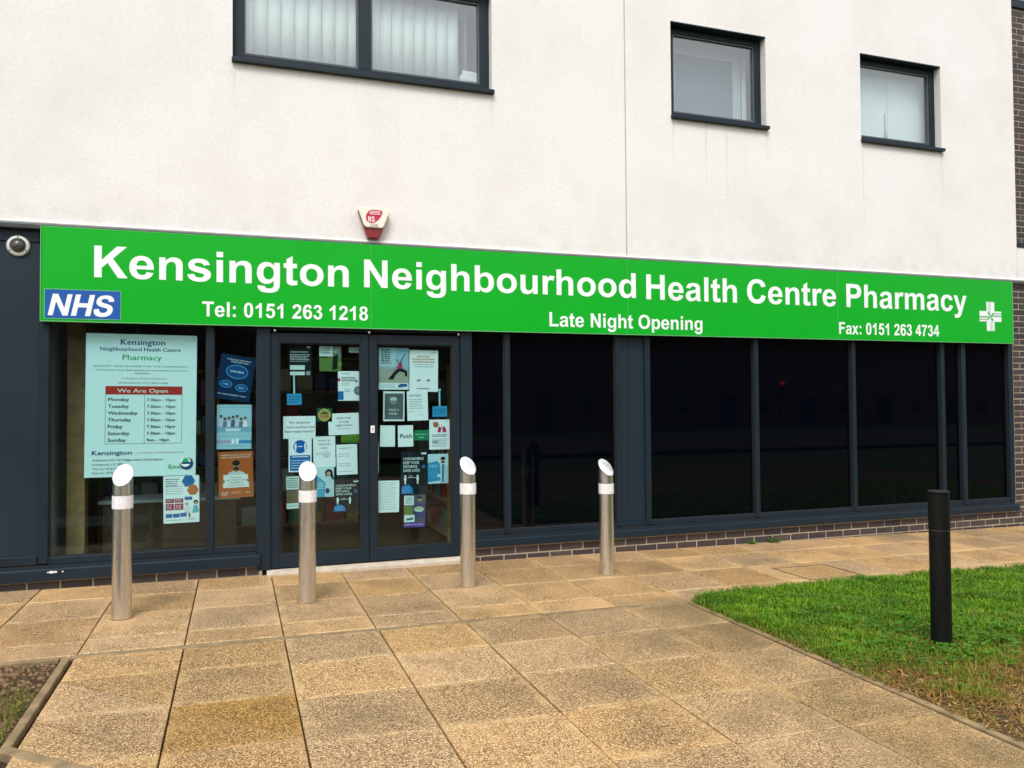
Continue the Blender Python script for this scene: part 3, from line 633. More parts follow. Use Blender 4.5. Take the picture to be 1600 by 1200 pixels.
# tufts and pebbles in the small bed on the left
rnd = random.Random(11); mb = MB()
for k in range(5200):
    x = rnd.uniform(-2.6, -.93); y = rnd.uniform(-3.18, -1.97); r = rnd.uniform(.005, .016); z = gz(x, y)-.018; t = rnd.random()
    mb.col = ((.12+.14*t, .075+.085*t, .04+.045*t) if rnd.random() < .7 else (.06, .036, .02))
    n = len(mb.v); a0 = rnd.uniform(0, 6)
    for q in range(5):
        an = a0+q*1.2566; rr = r*rnd.uniform(.7, 1.2); mb.v.append((x+rr*math.cos(an), y+rr*.8*math.sin(an), z))
    mb.v.append((x, y, z+r*.9))
    for q in range(5): mb.f.append((n+q, n+(q+1) % 5, n+5)); mb.c.append(mb.col)
tag(mb.build('gravel', MT['stone']), 'brown gravel and bark chips in the small planting bed', None, None, 'stuff')
mb = MB()
for k in range(2600):
    x = rnd.gauss(-1.02, .14); y = rnd.gauss(-2.72, .2)
    if not (-2.2 < x < -.93 and -3.18 < y < -2.0): continue
    z = gz(x, y)-.02; a = rnd.uniform(0, 6.28); h = rnd.uniform(.01, .035); w = .002; t = rnd.random()
    mb.col = (.16+.12*t, .17+.10*t, .02) if rnd.random() < .6 else (.06, .12, .015)
    px, py = -math.sin(a)*w, math.cos(a)*w
    mb.quad([(x-px, y-py, z), (x+px, y+py, z), (x+math.cos(a)*h*.7, y+math.sin(a)*h*.7, z+h)])
tag(mb.build('moss', MT['grass']), 'yellow-green tufts of grass and moss in the planting bed', None, None, 'stuff')
# straw and dry leaf litter at the trodden corner
mb = MB()
for k in range(1500):
    x = 3.05+abs(rnd.gauss(0, .6)); y = rnd.uniform(-5.0, -2.5)
    if y > -3.0-.25*(x-3.1) and rnd.random() < .8: continue
    z = gz(x, y)+rnd.uniform(-.012, .006); a = rnd.uniform(0, 6.28); L = rnd.uniform(.012, .045); w = rnd.uniform(.0012, .007); t = rnd.random()
    if x < 3.09: z = gz(x, y)+.004
    mb.col = (.38+.2*t, .27+.13*t, .10+.08*t) if rnd.random() < .45 else (.16+.08*t, .085, .03)
    dx, dy = math.cos(a)*L/2, math.sin(a)*L/2; px, py = -math.sin(a)*w, math.cos(a)*w
    mb.quad([(x-dx, y-dy, z), (x+px, y+py, z+.004), (x+dx, y+dy, z+rnd.uniform(0, .012)), (x-px, y-py, z+.002)])
tag(mb.build('leaf_litter', MT['leaf']), 'straw and dry leaf litter on the bare lawn corner', None, None, 'stuff')

# ------------------------------------------------------------------ the building
bld = empty('health_centre', (3.5, 2.0, 0), 'white rendered building with anthracite shopfront and dark brick plinth', 'building')
bld.location = (0, 0, 0)
def wall_holes(mb, x0, x1, z0, z1, holes, y0, depth):
    xs = sorted({x0, x1, *[h[0] for h in holes], *[h[1] for h in holes]}); zs = sorted({z0, z1, *[h[2] for h in holes], *[h[3] for h in holes]})
    idx = {}
    def vid(x, z):
        if (x, z) not in idx: idx[(x, z)] = len(mb.v); mb.v.append((x, y0, z))
        return idx[(x, z)]
    for i in range(len(xs)-1):
        for j in range(len(zs)-1):
            cx, cz = (xs[i]+xs[i+1])/2, (zs[j]+zs[j+1])/2
            if any(h[0] < cx < h[1] and h[2] < cz < h[3] for h in holes): continue
            mb.f.append((vid(xs[i], zs[j]), vid(xs[i+1], zs[j]), vid(xs[i+1], zs[j+1]), vid(xs[i], zs[j+1]))); mb.c.append(None)
    for a, b, c, d in holes:
        y1 = y0+depth
        mb.quad([(a, y0, c), (b, y0, c), (b, y1, c), (a, y1, c)]); mb.quad([(a, y1, d), (b, y1, d), (b, y0, d), (a, y0, d)])
        mb.quad([(a, y0, d), (a, y0, c), (a, y1, c), (a, y1, d)]); mb.quad([(b, y0, c), (b, y0, d), (b, y1, d), (b, y1, c)])
    return mb
W1 = (-.035, 2.225, 4.275, 5.222); W2 = (4.106, 5.238, 4.262, 5.222); W3 = (6.475, 7.622, 4.262, 5.222)
wm = MB(); wall_holes(wm, -6.0, 8.752, 2.824, 8.2, [W1, W2, W3], 0.0, .13)
wm.box(-6.0, 8.752, .13, .30, 2.824, 2.83)   # soffit edge
wm.build('render_wall', MT['render'], bld)
wr = MB().box(8.757, 12.0, 0.0, .13, 2.824, 3.205).build('render_wall', MT['render'], bld)
MB().box(8.745, 8.757, .004, .05, 2.83, 3.25).build('movement_joint', MT['joint'], bld)
# render stop bead, grey flashing below it, movement joint
MB().profile([(-.012, 2.806), (.03, 2.806), (.03, 2.8235), (-.012, 2.8235), (-.016, 2.815)], -6.0, 12.0).build('render_bead', MT['bead'], bld)
MB().profile([(-.055, 2.787), (-.050, 2.760), (.10, 2.760), (.10, 2.805), (-.01, 2.805), (-.04, 2.796)], -6.0, 12.0).build('flashing', MT['flash'], bld)
MB().box(3.586, 3.597, -.002, .01, 2.825, 8.2).build('movement_joint', MT['joint'], bld)
# roof slab, side and rear walls so the building stands as a volume
MB().box(-6.0, 12.0, .31, 9.0, 8.0, 8.2).build('roof', MT['slate'], bld)
MB().box(-6.0, -5.8, .31, 9.0, -.2, 7.99).box(11.8, 12.0, .31, 9.0, -.2, 7.99).box(-5.79, 11.79, 8.8, 9.0, -.2, 7.99).build('wall', MT['render'], bld)

# upper windows: frame, panes, blinds, sill
def window(W, mull=None, y=.085, fw_=.075, sash=.0):
    x0, x1, z0, z1 = W
    f = MB().box(x0, x0+fw_, y, y+.07, z0, z1).box(x1-fw_, x1, y, y+.07, z0, z1).box(x0+fw_, x1-fw_, y+.001, y+.07, z0, z0+fw_).box(x0+fw_, x1-fw_, y+.001, y+.07, z1-fw_, z1)
    if mull: f.box(mull[0], mull[1], y+.0015, y+.07, z0+fw_, z1-fw_)
    fr = f.build('window_frame', MT['frame'], bld, bevel=.004)
    # inner bead of the glazing
    spans = [(x0+fw_, x1-fw_)] if not mull else [(x0+fw_, mull[0]), (mull[1], x1-fw_)]
    for a, b in spans:
        g = MB(); t = .016; zz0, zz1 = z0+fw_, z1-fw_
        g.box(a, a+t, y+.012, y+.05, zz0, zz1).box(b-t, b, y+.012, y+.05, zz0, zz1).box(a+t, b-t, y+.012, y+.05, zz0, zz0+t).box(a+t, b-t, y+.012, y+.05, zz1-t, zz1)
        g.build('glazing_bead', MT['flash'], fr)
        MB().box(a+t, b-t, y+.03, y+.036, zz0+t, zz1-t).build('pane', MT['upglass'], fr)
    MB().profile([(-.045, z0-.035), (-.04, z0-.037), (-.04, z0-.002), (y-.002, z0+.016), (y-.002, z0-.0), (-.045, z0-.0)][0:0] or [(-.045, z0-.030), (y-.003, z0-.030), (y-.003, z0+.022), (-.045, z0+.004)], x0-.006, x1+.012).build('sill', MT['frame'], fr, bevel=.003)
    # metal head trim
    MB().box(x0+.001, x1-.001, -.004, y-.001, z1-.012, z1-.001).build('head_trim', MT['frame'], fr)
    # dim room behind
    rb = MB()
    rb.quad([(x0-.2, y+1.6, z0-.6), (x1+.2, y+1.6, z0-.6), (x1+.2, y+1.6, z1+.3), (x0-.2, y+1.6, z1+.3)])
    rb.quad([(x0-.2, .135, z0-.6), (x0-.2, y+1.6, z0-.6), (x0-.2, y+1.6, z1+.3), (x0-.2, .135, z1+.3)]); rb.quad([(x1+.2, .135, z0-.6), (x1+.2, y+1.6, z0-.6), (x1+.2, y+1.6, z1+.3), (x1+.2, .135, z1+.3)])
    rb.quad([(x0-.2, .135, z1+.3), (x1+.2, .135, z1+.3), (x1+.2, y+1.6, z1+.3), (x0-.2, y+1.6, z1+.3)]); rb.quad([(x0-.2, .135, z0-.6), (x1+.2, .135, z0-.6), (x1+.2, y+1.6, z0-.6), (x0-.2, y+1.6, z0-.6)])
    rb.build('room_lining', MT['shopwall'], fr)
    return fr
f1 = window(W1, (1.015, 1.125), fw_=.09)
f2 = window(W2); f3 = window(W3)
tag(f1, 'wide upper window with vertical blinds'); tag(f2, 'square upper window nearest the wide one'); tag(f3, 'square upper window nearest the brick')
def slat(x, w, z0, z1, ang, parent, y=.30):
    mb = MB(); c, s_ = math.cos(ang)*w/2, math.sin(ang)*w/2; k = 1
    for i in range(k):
        u0, u1 = -1+2*i/k, -1+2*(i+1)/k; b0, b1 = .0025*(1-u0*u0), .0025*(1-u1*u1)
        mb.quad([(u0*c, u0*s_-b0, 0), (u1*c, u1*s_-b1, 0), (u1*c, u1*s_-b1, z1-z0), (u0*c, u0*s_-b0, z1-z0)])
    o = mb.build('blind_slat', MT['blind'], parent, loc=(x, y, z0), smooth=True); sm = o.modifiers.new('thick', 'SOLIDIFY'); sm.thickness = .001
for i in range(10): slat(.07+.115*i, .122, 4.30, 5.22, -.14+random.uniform(-.03, .03), f1, .22)
for i in range(8): slat(1.17+.105*i, .113, 4.30, 5.22, -.14+random.uniform(-.03, .03), f1, .22)
MB().box(2.02, 2.04, .20, 1.2, 4.28, 5.25).build('cabinet_side', MT['greyblind'], f1)
MB().box(1.98, 2.5, .50, .52, 4.2, 5.3).build('cabinet_door', MT['greyblind'], f1)
bx = empty('cardboard_box', (2.06, .235, 4.30), 'small white box with a paper note standing inside the wide upper window', 'box')
MB().box(-.085, .085, -.045, .045, 0, .18).build('box_body', MT['board'], bx, bevel=.004)
nb = MB().box(-.08, .085, -.05, -.047, .13, .215).build('paper_note', MT['paper'], bx); nb.rotation_euler.y = R(4)
MB().box(.015, .021, -.0475, -.0455, .06, .12).build('tape_mark', MT['gasket'], bx)
# square windows: pale inner surround with a grey roller blind; a pale blind in the other
x0, x1, z0, z1 = W2
MB().box(x0+.02, x0+.22, .30, .32, z0-.1, z1).box(x1-.20, x1-.10, .30, .32, z0-.1, z1).box(x0+.22, x1-.20, .30, .32, z1-.17, z1).build('inner_surround', MT['innerframe'], f2)
MB().box(x0+.20, x1-.18, .335, .345, z0-.1, z1-.15).build('roller_blind', MT['greyblind'], f2)
MB().box(x1-.085, x1-.03, .30, .31, z0, z1).build('curtain', MT['blind'], f2)
MB().box(W3[0]-.02, W3[1]+.02, .24, .242, 4.2, 5.25).build('roller_blind', MT['blind'], f3); MB().box(W3[0]+.6, W3[0]+.604, .237, .2395, 4.2, 5.25).build('blind_cord', MT['innerframe'], f3)

# bricks
BL, BH, MJ = .225, .0705, .0125
def brick_mesh(w):
    mb = MB().box(-w/2, w/2, 0, .06, 0, BH-MJ); me = mb.mesh('brick'); me.materials.append(MT['brick']); return me
BM = {}
def lay(parent, x0, x1, z0, z1, y, xmax, group_rest, toplast=True):
    """stretcher bond; bricks up to xmax singly, the rest joined"""
    rest = MB(); z = z1-BH; row = 0
    while z > z0-BH*.8:
        x = x0-(BL/2 if row % 2 else 0)
        while x < x1-.01:
            a = max(x, x0); b = min(x+BL, x1); w = b-a-MJ
            if w > .02:
                if (a < xmax) and z+BH > z0:
                    k = round(w, 3)
                    if k not in BM: BM[k] = brick_mesh(k)
                    o = bpy.data.objects.new('brick', BM[k]); col.objects.link(o); o.parent = parent
                    o.location = (a+w/2, y+random.uniform(-.002, .002), z)
                else: rest.box(a, a+w, y, y+.06, z, z+BH-MJ)
            x += BL
        z -= BH; row += 1
    if rest.v: tag(rest.build('brick_rest', MT['brick'], parent), kind='stuff')
pl = MB().box(-6.0, .20, -.002, .30, -.25, .078).build('plinth', MT['mortar'], bld)
lay(pl, -2.62, .185, -.02, .075, -.006, 9, None)
pl2 = MB().box(1.96, 12.0, -.002, .30, -.30, .100).build('plinth', MT['mortar'], bld)
lay(pl2, 1.975, 11.9, -.12, .095, -.006, 9.1, None)
pr = MB().box(8.648, 12.0, -.001, .30, .1005, 2.757).build('brick_pier', MT['mortar'], bld)
lay(pr, 8.650, 11.9, .11, 2.752, -.005, 8.95, None)
ub = MB().box(8.757, 12.0, .030, .30, 3.26, 8.1).build('brick_panel', MT['mortar'], bld)
lay(ub, 8.760, 11.9, 3.27, 6.08, .026, 9.0, None)
MB().box(8.758, 12.0, -.012, .10, 3.206, 3.258).build('brick_panel_sill', MT['frame'], ub, bevel=.004)
MB().box(8.758, 12.0, -.004, .10, 6.10, 6.20).build('brick_panel_capping', MT['frame'], ub, bevel=.004)

# left cladding panel
lp = MB().box(-6.0, -1.430, .022, .10, .20, 2.755).build('cladding_panel', MT['panel'], bld, bevel=.003)
MB().box(-6.0, -1.437, .010, .021, 2.665, 2.757).build('top_rail', MT['frame'], lp, bevel=.003)
MB().box(-6.0, -1.437, .006, .0215, .195, .262).build('bottom_rail', MT['frame'], lp, bevel=.003)
MB().box(-2.02, -1.96, .006, .0215, .265, 2.66).build('stile', MT['frame'], lp, bevel=.003)

# shopfront framing: mullions, rails, panes
sf = empty('shopfront', (0, 0, 0)); sf.parent = bld
def mullion(a, b, z0=.193, z1=2.757, y0=.0, name='mullion'):
    o = MB().box(a, b, y0, .10, z0, z1).build(name, MT['frame'], sf, bevel=.003)
    return o
def rail(a, b, z0, z1, y0=.006): return MB().box(a, b, y0, .10, z0, z1).build('rail', MT['frame'], sf, bevel=.003)
def pane(a, b, z0, z1, mat, name='pane'):
    o = MB().box(a, b, .046, .054, z0, z1).build(name, mat, sf)
    g = MB(); t = .008
    g.box(a, a+t, .016, .045, z0, z1).box(b-t, b, .016, .045, z0, z1).box(a+t, b-t, .016, .045, z0, z0+t).build('gasket', MT['gasket'], sf)
    return o
mullion(-1.428, -1.363, .20)
for a, b in ((-.231, -.177),): mullion(a, b)
mullion(.160, .266, .035, y0=-.012, name='door_jamb'); mullion(1.906, 2.012, .012, y0=-.012, name='door_jamb')
rail(-1.363, -.231, .192, .245); rail(-.177, .160, .192, .245)
pane(-1.363, -.231, .245, 2.2, MT['glass']); pane(-.177, .160, .245, 2.2, MT['glass'])
rail(-1.363, -.231, 2.2, 2.757); rail(-.177, .160, 2.2, 2.757); rail(.268, 1.904, 2.03, 2.757, .0); rail(2.012, 8.575, 2.2, 2.757, .008)
for a, b in ((2.329, 2.379), (3.458, 3.513), (3.775, 3.834), (5.040, 5.095), (6.291, 6.343), (7.543, 7.600), (7.850, 7.914), (8.575, 8.646)): mullion(a, b, .205)
solid = []
spans = [(2.012, 2.329), (2.379, 3.458), (3.834, 5.040), (5.095, 6.291), (6.343, 7.543), (7.600, 7.850), (7.914, 8.575)]
for a, b in spans:
    rail(a, b, .198, .243); pane(a, b, .243, 2.2, MT['darkglass'])
rail(3.513, 3.775, .198, .243); MB().box(3.513, 3.775, .022, .05, .243, 2.2).build('infill_panel', MT['panel'], sf, bevel=.003)
MB().box(3.600, 3.604, .017, .0225, .245, 2.2).build('panel_seam', MT['gasket'], sf)
# projecting aluminium sills
def sill(a, b, zt, zb):
    return MB().profile([(-.052, zb), (-.040, zb-.004), (-.040, zb+.012), (.02, zb+.012), (.02, zt), (-.045, zt-.014), (-.052, zt-.020)], a, b).build('sill', MT['frame'], sf, bevel=.002)
s1 = sill(-6.0, .182, .182, .080); s2 = sill(1.985, 8.648, .186, .104)
MB().box(-6.0, .15, .0, .09, .10, .19).build('shadow_fill', MT['gasket'], sf); MB().box(2.02, 8.60, .0, .09, .112, .197).build('shadow_fill', MT['gasket'], sf)  # solid black strips paint in the shadow between frame and sill
sp_ = MB()
for x, y, rx, ry in ((-1.325, -.036, .022, .010), (-1.30, -.03, .012, .008), (-1.252, -.040, .006, .006), (-1.35, -.042, .010, .004)):
    sp_.quad([(x+rx*math.cos(t*.7854)*random.uniform(.8, 1.15), -.0535+0*y, .145+ry*math.sin(t*.7854)) for t in range(8)])
sp_.build('bird_dropping', MT['paper'], s1)
# threshold
MB().profile([(-.085, -.02), (-.085, .012), (-.02, .030), (.09, .030), (.09, -.02)], .235, 1.965).build('threshold', MT['thresh'], sf, bevel=.003)
# door leaves
def door(a, b, name, label):
    y0, y1 = .004, .062; st = .068; z0, z1 = .042, 2.006
    d = empty('door', (a, .03, z0)); d.parent = bld; d['label'] = label
    o = Vector((a, .03, z0))
    def loc(mb, nm, mat, bev=.003, par=None):
        mb.v = [(v[0]-o.x, v[1]-o.y, v[2]-o.z) for v in mb.v]; return mb.build(nm, mat, par or d, bevel=bev)
    loc(MB().box(a, a+st, y0, y1, z0, z1).box(b-st, b, y0, y1, z0, z1).box(a+st, b-st, y0+.001, y1, z0, .150).box(a+st, b-st, y0+.001, y1, 1.922, z1), 'door_frame', MT['frame'])
    g = MB(); t = .009
    g.box(a+st, a+st+t, .018, .045, .150, 1.922).box(b-st-t, b-st, .018, .045, .150, 1.922).box(a+st+t, b-st-t, .018, .045, .150, .150+t).box(a+st+t, b-st-t, .018, .045, 1.922-t, 1.922)
    loc(g, 'gasket', MT['gasket'], 0)
    loc(MB().box(a+st, b-st, .046, .054, .150, 1.922), 'pane', MT['glass'], 0)
    return d, loc
dl, locl = door(.270, 1.0835, 'door', 'left leaf of the glazed entrance door')
dr, locr = door(1.0875, 1.902, 'door', 'right leaf of the glazed entrance door')
hb = MB().tube((1.172, .092, .80), (1.172, .092, 1.066), .012, 12).tube((1.172, .07, .82), (1.172, .092, .82), .007).tube((1.172, .07, 1.046), (1.172, .092, 1.046), .007)
locr(hb, 'handle', plain('handle_satin', (.75, .77, .76), .35, metal=.3), 0)
locr(MB().box(1.098, 1.133, -.004, .003, 1.150, 1.213), 'lock_plate', MT['paper'], .003)
kh = MB().lathe([(0, -.0052), (.006, -.0052), (.006, -.004)], 12, 1.1155, 1.190, 'y').box(1.1130, 1.1180, -.0052, -.004, 1.163, 1.188)
locr(kh, 'keyhole', MT['gasket'], 0)
for x in (.30, 1.085, 1.885): MB().lathe([(0, -.020), (.010, -.019), (.012, -.014), (.012, .0)], 14, x, 2.020, 'y').build('hinge_cap', MT['steel'], sf)

# ------------------------------------------------------------------ shop interior
MB().box(-1.37, 2.33, .11, 6.0, -.10, .028).build('shop_floor', MT['shopfloor'], bld)
MB().box(-1.5, 2.42, .11, 6.1, 2.6, 2.7).build('shop_ceiling', MT['shopceil'], bld)
MB().box(-1.50, -1.38, .11, 6.0, .0, 2.59).box(2.34, 2.42, .11, 6.0, .0, 2.59).box(-1.37, 2.33, 6.0, 6.1, .0, 2.59).build('shop_wall', MT['shopwall'], bld)
MB().box(-1.30, -1.17, .35, .50, .029, 2.59).build('timber_post', MT['wood'], bld)
def shelf_unit(name, loc, rz, w, h, d, label, nsh=5, seed=1):
    s = empty(name, loc, label, 'shelves', None, rz)
    MB().box(-w/2, -w/2+.02, -d/2, d/2, 0, h).build('side_panel', MT['wood'], s); MB().box(w/2-.02, w/2, -d/2, d/2, 0, h).build('side_panel', MT['wood'], s)
    MB().box(-w/2+.02, w/2-.02, d/2-.015, d/2, 0, h).build('back_panel', MT['shopwall'], s)
    zs = [.08+(h-.12)*i/nsh for i in range(nsh+1)]
    for z in zs: MB().box(-w/2+.021, w/2-.021, -d/2, d/2-.016, z, z+.02).build('shelf', MT['wood'], s)
    return s, zs
CP = [(.5, .03, .03), (.05, .15, .45), (.7, .66, .58), (.06, .32, .14), (.7, .40, .07), (.5, .52, .54), (.12, .36, .50), (.36, .12, .32)]
PM = [plain('carton_%d' % i, c, .5) for i, c in enumerate(CP)]
units = [((2.10, 1.35, .028), R(-90), 1.6, 1.75, .36, 'wooden shelving with stock along the right wall inside the doors'),
         ((.72, 2.1, .028), 0, 1.5, 1.9, .36, 'tall shelving with boxed stock behind the left door leaf'),
         ((-.72, 1.9, .028), 0, 1.1, 1.75, .36, 'tall shelving with boxed stock behind the opening hours poster')]
rs = random.Random(5)
for loc, rz, w, h, d, lab in units:
    s, zs = shelf_unit('shelf_unit', loc, rz, w, h, d, lab)
    for zi, z in enumerate(zs[:-1]):
        x = -w/2+.08
        while x < w/2-.12:
            bw = rs.uniform(.09, .20); bh = rs.uniform(.10, .24)
            if rs.random() < .75:
                o = MB().box(-bw/2, bw/2, -.07, .07, 0, bh).box(-bw/2+.008, bw/2-.008, -.0712, -.07, bh*.3, bh*.55).build('carton', PM[ci := rs.randrange(8)], None, bevel=.003)
                ca_, sa_ = math.cos(rz), math.sin(rz); lx, ly = x+bw/2, -.06
                o.location = (loc[0]+lx*ca_-ly*sa_, loc[1]+lx*sa_+ly*ca_, loc[2]+z+.0203); o.rotation_euler.z = rz
                tag(o, ['red', 'navy', 'cream', 'green', 'amber', 'grey', 'teal', 'purple'][ci]+' carton on the '+['bottom', 'second lowest', 'middle', 'second highest', 'top'][zi]+' shelf '+lab.split('stock ')[-1], 'carton', 'boxed products '+lab.split('stock ')[-1])
            x += bw+rs.uniform(.01, .06)
ct = empty('counter', (-.55, .95, .028), 'low timber counter inside the left window', 'counter')
MB().box(-.55, .55, -.2, .2, 0, .52).build('counter_body', plain('dark_timber', (.11, .06, .03), .5, var=.3, vscale=14), ct, bevel=.005); MB().box(-.58, .58, -.23, .23, .521, .55).build('counter_top', MT['innerframe'], ct, bevel=.005)

# ------------------------------------------------------------------ the sign
sg = empty('shop_sign', (3.59, -.06, 2.056), 'long green pharmacy sign with white lettering above the shopfront', 'sign')
so = Vector((3.59, -.06, 2.056))
def sgb(mb, nm, mat, par=None, bev=0.0, extra=Vector((0, 0, 0))):
    mb.v = [(v[0]-so.x, v[1]-so.y, v[2]-so.z) for v in mb.v]; return mb.build(nm, mat, par or sg, bevel=bev)
edges = [-1.4085, 1.096, 3.566, 6.068, 8.586]
for a, b in zip(edges, edges[1:]): sgb(MB().box(a+.0012, b-.0012, -.060, -.015, 2.056, 2.780), 'sign_panel', MT['green'], bev=.0025)
sgb(MB().box(-1.4085, 8.586, -.064, -.014, 2.050, 2.0555), 'edge_trim', MT['greentrim']); sgb(MB().box(8.5865, 8.592, -.064, -.014, 2.050, 2.780), 'edge_trim', MT['greentrim'])
sgb(MB().box(-1.414, -1.409, -.064, -.014, 2.050, 2.780), 'edge_trim', MT['greentrim'])
for x in edges[1:-1]: sgb(MB().box(x-.001, x+.001, -.0595, -.02, 2.056, 2.78), 'panel_joint', MT['greentrim'])
for txt, a, b, z, cap in (('Kensington', -1.046, .905, 2.402, .247), ('Neighbourhood', 1.036, 3.654, 2.408, .240), ('Health', 3.768, 4.802, 2.402, .243), ('Centre', 4.925, 6.043, 2.404, .246), ('Pharmacy', 6.180, 7.879, 2.404, .250),
                          ('Tel: 0151 263 1218', -.263, 1.068, 2.120, .121), ('Late Night Opening', 2.751, 4.393, 2.112, .134), ('Fax: 0151 263 4734', 6.078, 7.463, 2.112, .127)):
    for wi in range(len(txt.split(' '))): sgb(bold(MB(), txt, a, z, -.0600, cap, b, .0016, 6, word=wi), 'lettering', MT['white'])
bd = sgb(MB().box(-1.381, -.861, -.0630, -.0602, 2.076, 2.296), 'logo_badge', MT['blue'])
def sub(mb, nm, mat, par): return sgb(mb, nm, mat, par)
sub(MB().box(-1.386, -1.3815, -.0634, -.060, 2.071, 2.301).box(-.8605, -.856, -.0634, -.060, 2.071, 2.301).box(-1.381, -.861, -.0634, -.060, 2.2965, 2.301).box(-1.381, -.861, -.0634, -.060, 2.071, 2.0755), 'badge_border', MT['greentrim'], bd)
# heavier slanted capitals
nh = MB()
def heavy(mb, polys, x0, z0, sx, sz, sh, y):
    for k, p in enumerate(polys):
        q = [(x0+px*sx+sh*pz*sz, z0+pz*sz) for px, pz in p]
        ar = sum(q[i][0]*q[(i+1) % len(q)][1]-q[(i+1) % len(q)][0]*q[i][1] for i in range(len(q)))
        if ar < 0: q = q[::-1]
        mb.quad([(a, y-.0002*k, c) for a, c in q])
heavy(nh, [[(0, 0), (.24, 0), (.24, 1), (0, 1)], [(0, 1), (.26, 1), (.95, 0), (.70, 0)][::1], [(.71, 0), (.95, 0), (.95, 1), (.71, 1)]], -1.362, 2.097, .142, .165, .21, -.0634)
heavy(nh, [[(0, 0), (.26, 0), (.26, 1), (0, 1)], [(.2, .40), (.75, .40), (.75, .60), (.2, .60)], [(.70, 0), (.96, 0), (.96, 1), (.70, 1)]], -1.205, 2.097, .138, .165, .21, -.0634)
bold(nh, 'S', -1.058, 2.097, -.0634, .163, -.925, 0, 6, .20)
bold(nh, 'S', -1.050, 2.101, -.0637, .158, -.932, 0, 6, .20)
sub(nh, 'lettering', MT['white'], bd)
# pharmacy cross: half solid, half striped arms
cr = MB(); cx, cz, yq = 8.240, 2.360, -.0602
def cbx(a, b, c, d): cr.box(cx+a, cx+b, yq-.0016, yq, cz+c, cz+d)
A = .168; T = .060
cbx(.002, T, .040, A); cbx(-.012, -.004, .03, A); cbx(-.030, -.018, .045, A); cbx(-T, -.036, .06, A)
cbx(-A, -.046, .004, T); cbx(-A, -.030, -.014, -.006); cbx(-A, -.045, -.034, -.022); cbx(-A, -.05, -T, -.042)
cbx(.046, A, -T, -.004); cbx(.030, A, .006, .014); cbx(.05, A, .022, .034); cbx(.062, A, .042, T)
cbx(-T, -.002, -A, -.040); cbx(.004, .012, -A, -.03); cbx(.018, .030, -A, -.045); cbx(.036, T, -A, -.06)
cr.prism([(cx+.002, cz+.004), (cx+.002+.03, cz+.0395), (cx+.002, cz+.0395)], yq-.0016, yq).prism([(cx-.004, cz+.004), (cx-.0455, cz+.035), (cx-.0455, cz+.004)], yq-.0016, yq)
cr.prism([(cx-.002, cz-.004), (cx-.032, cz-.0395), (cx-.002, cz-.0395)], yq-.0016, yq).prism([(cx+.004, cz-.004), (cx+.0455, cz-.035), (cx+.0455, cz-.004)], yq-.0016, yq)
sgb(cr, 'pharmacy_cross', MT['white'])

# ------------------------------------------------------------------ alarm box and bulkhead light
al = empty('alarm_box', (1.122, 0, 2.838), 'white and red burglar alarm box on the render above the sign', 'alarm')
def rounded(pts, r=.012, k=3):
    out = []
    n = len(pts)
    for i in range(n):
        p = Vector(pts[i]); a = Vector(pts[i-1])-p; b = Vector(pts[(i+1) % n])-p
        p0 = p+a.normalized()*min(r, a.length*.4); p1 = p+b.normalized()*min(r, b.length*.4)
        for j in range(k+1):
            t = j/k; q = p0*(1-t)**2+p*2*t*(1-t)+p1*t*t; out.append((q.x, q.y))
    return out
MB().prism(rounded([(-.052, 0), (.052, 0), (.132, .235), (.118, .256), (-.118, .262), (-.134, .240)]), -.062, 0).build('backplate', MT['red'], al, bevel=.006)
MB().prism(rounded([(-.088, .105), (-.070, .088), (.068, .086), (.086, .105), (.134, .236), (.119, .259), (-.119, .265), (-.136, .242)], .008), -.080, -.0625).build('cover', MT['alarmw'], al, bevel=.006)
lg = MB(); lg.col = (.50, .03, .075)
lg.prism(rounded([(-.048, .128), (.004, .128), (.050, .170), (.074, .226), (.064, .240), (-.034, .244), (-.070, .200), (-.072, .150)], .03, 5), -.0822, -.0803)
lg.col = (.82, .78, .74); y = -.0826
def alb(txt, x, z, h, x1=None): gill(lg, txt, x, z, y, h, x1)
lg.prism([(-.052, .136), (-.044, .136), (-.044, .182), (-.052, .182)], y, -.0822).prism([(-.038, .136), (-.030, .136), (-.030, .182), (-.038, .182)], y, -.0822).prism([(-.044, .158), (-.038, .158), (-.038, .166), (-.044, .166)], y, -.0822)
bold(lg, 'S', -.024, .136, y, .046, .004)
for zz in (.226, .214, .202): lg.prism([(-.040, zz), (.052, zz), (.052, zz+.005), (-.040, zz+.005)], y, -.0822)
lg.col = (.03, .03, .03); bold(lg, '01124', -.030, .110, -.0806, .012, .030); bold(lg, '272780', -.034, .0935, -.0806, .012, .036)
lg.build('printed_logo', MT['attr'], al)
bl = empty('bulkhead_light', (-1.577, .022, 2.630), 'round steel-rimmed bulkhead light on the grey cladding beside the sign', 'light')
def lath(prof, nm, mat, seg=36): return MB().lathe(prof, seg, 0, 0, 'y').build(nm, mat, bl, smooth=True)
lath([(.080, .0), (.080, -.014), (.072, -.022), (.058, -.024), (.052, -.016), (.052, 0)], 'rim', plain('white_rim', (.66, .65, .62), .35, metal=.4))
lath([(0, -.052), (.022, -.049), (.040, -.038), (.050, -.022), (.052, -.010)], 'dome', plain('dome_glass', (.055, .06, .045), .2))
for a in (90, 215, 325):
    MB().lathe([(0, -.0265), (.005, -.0262), (.005, -.022)], 10, .066*math.cos(R(a)), .066*math.sin(R(a)), 'y').build('screw', MT['gasket'], bl)

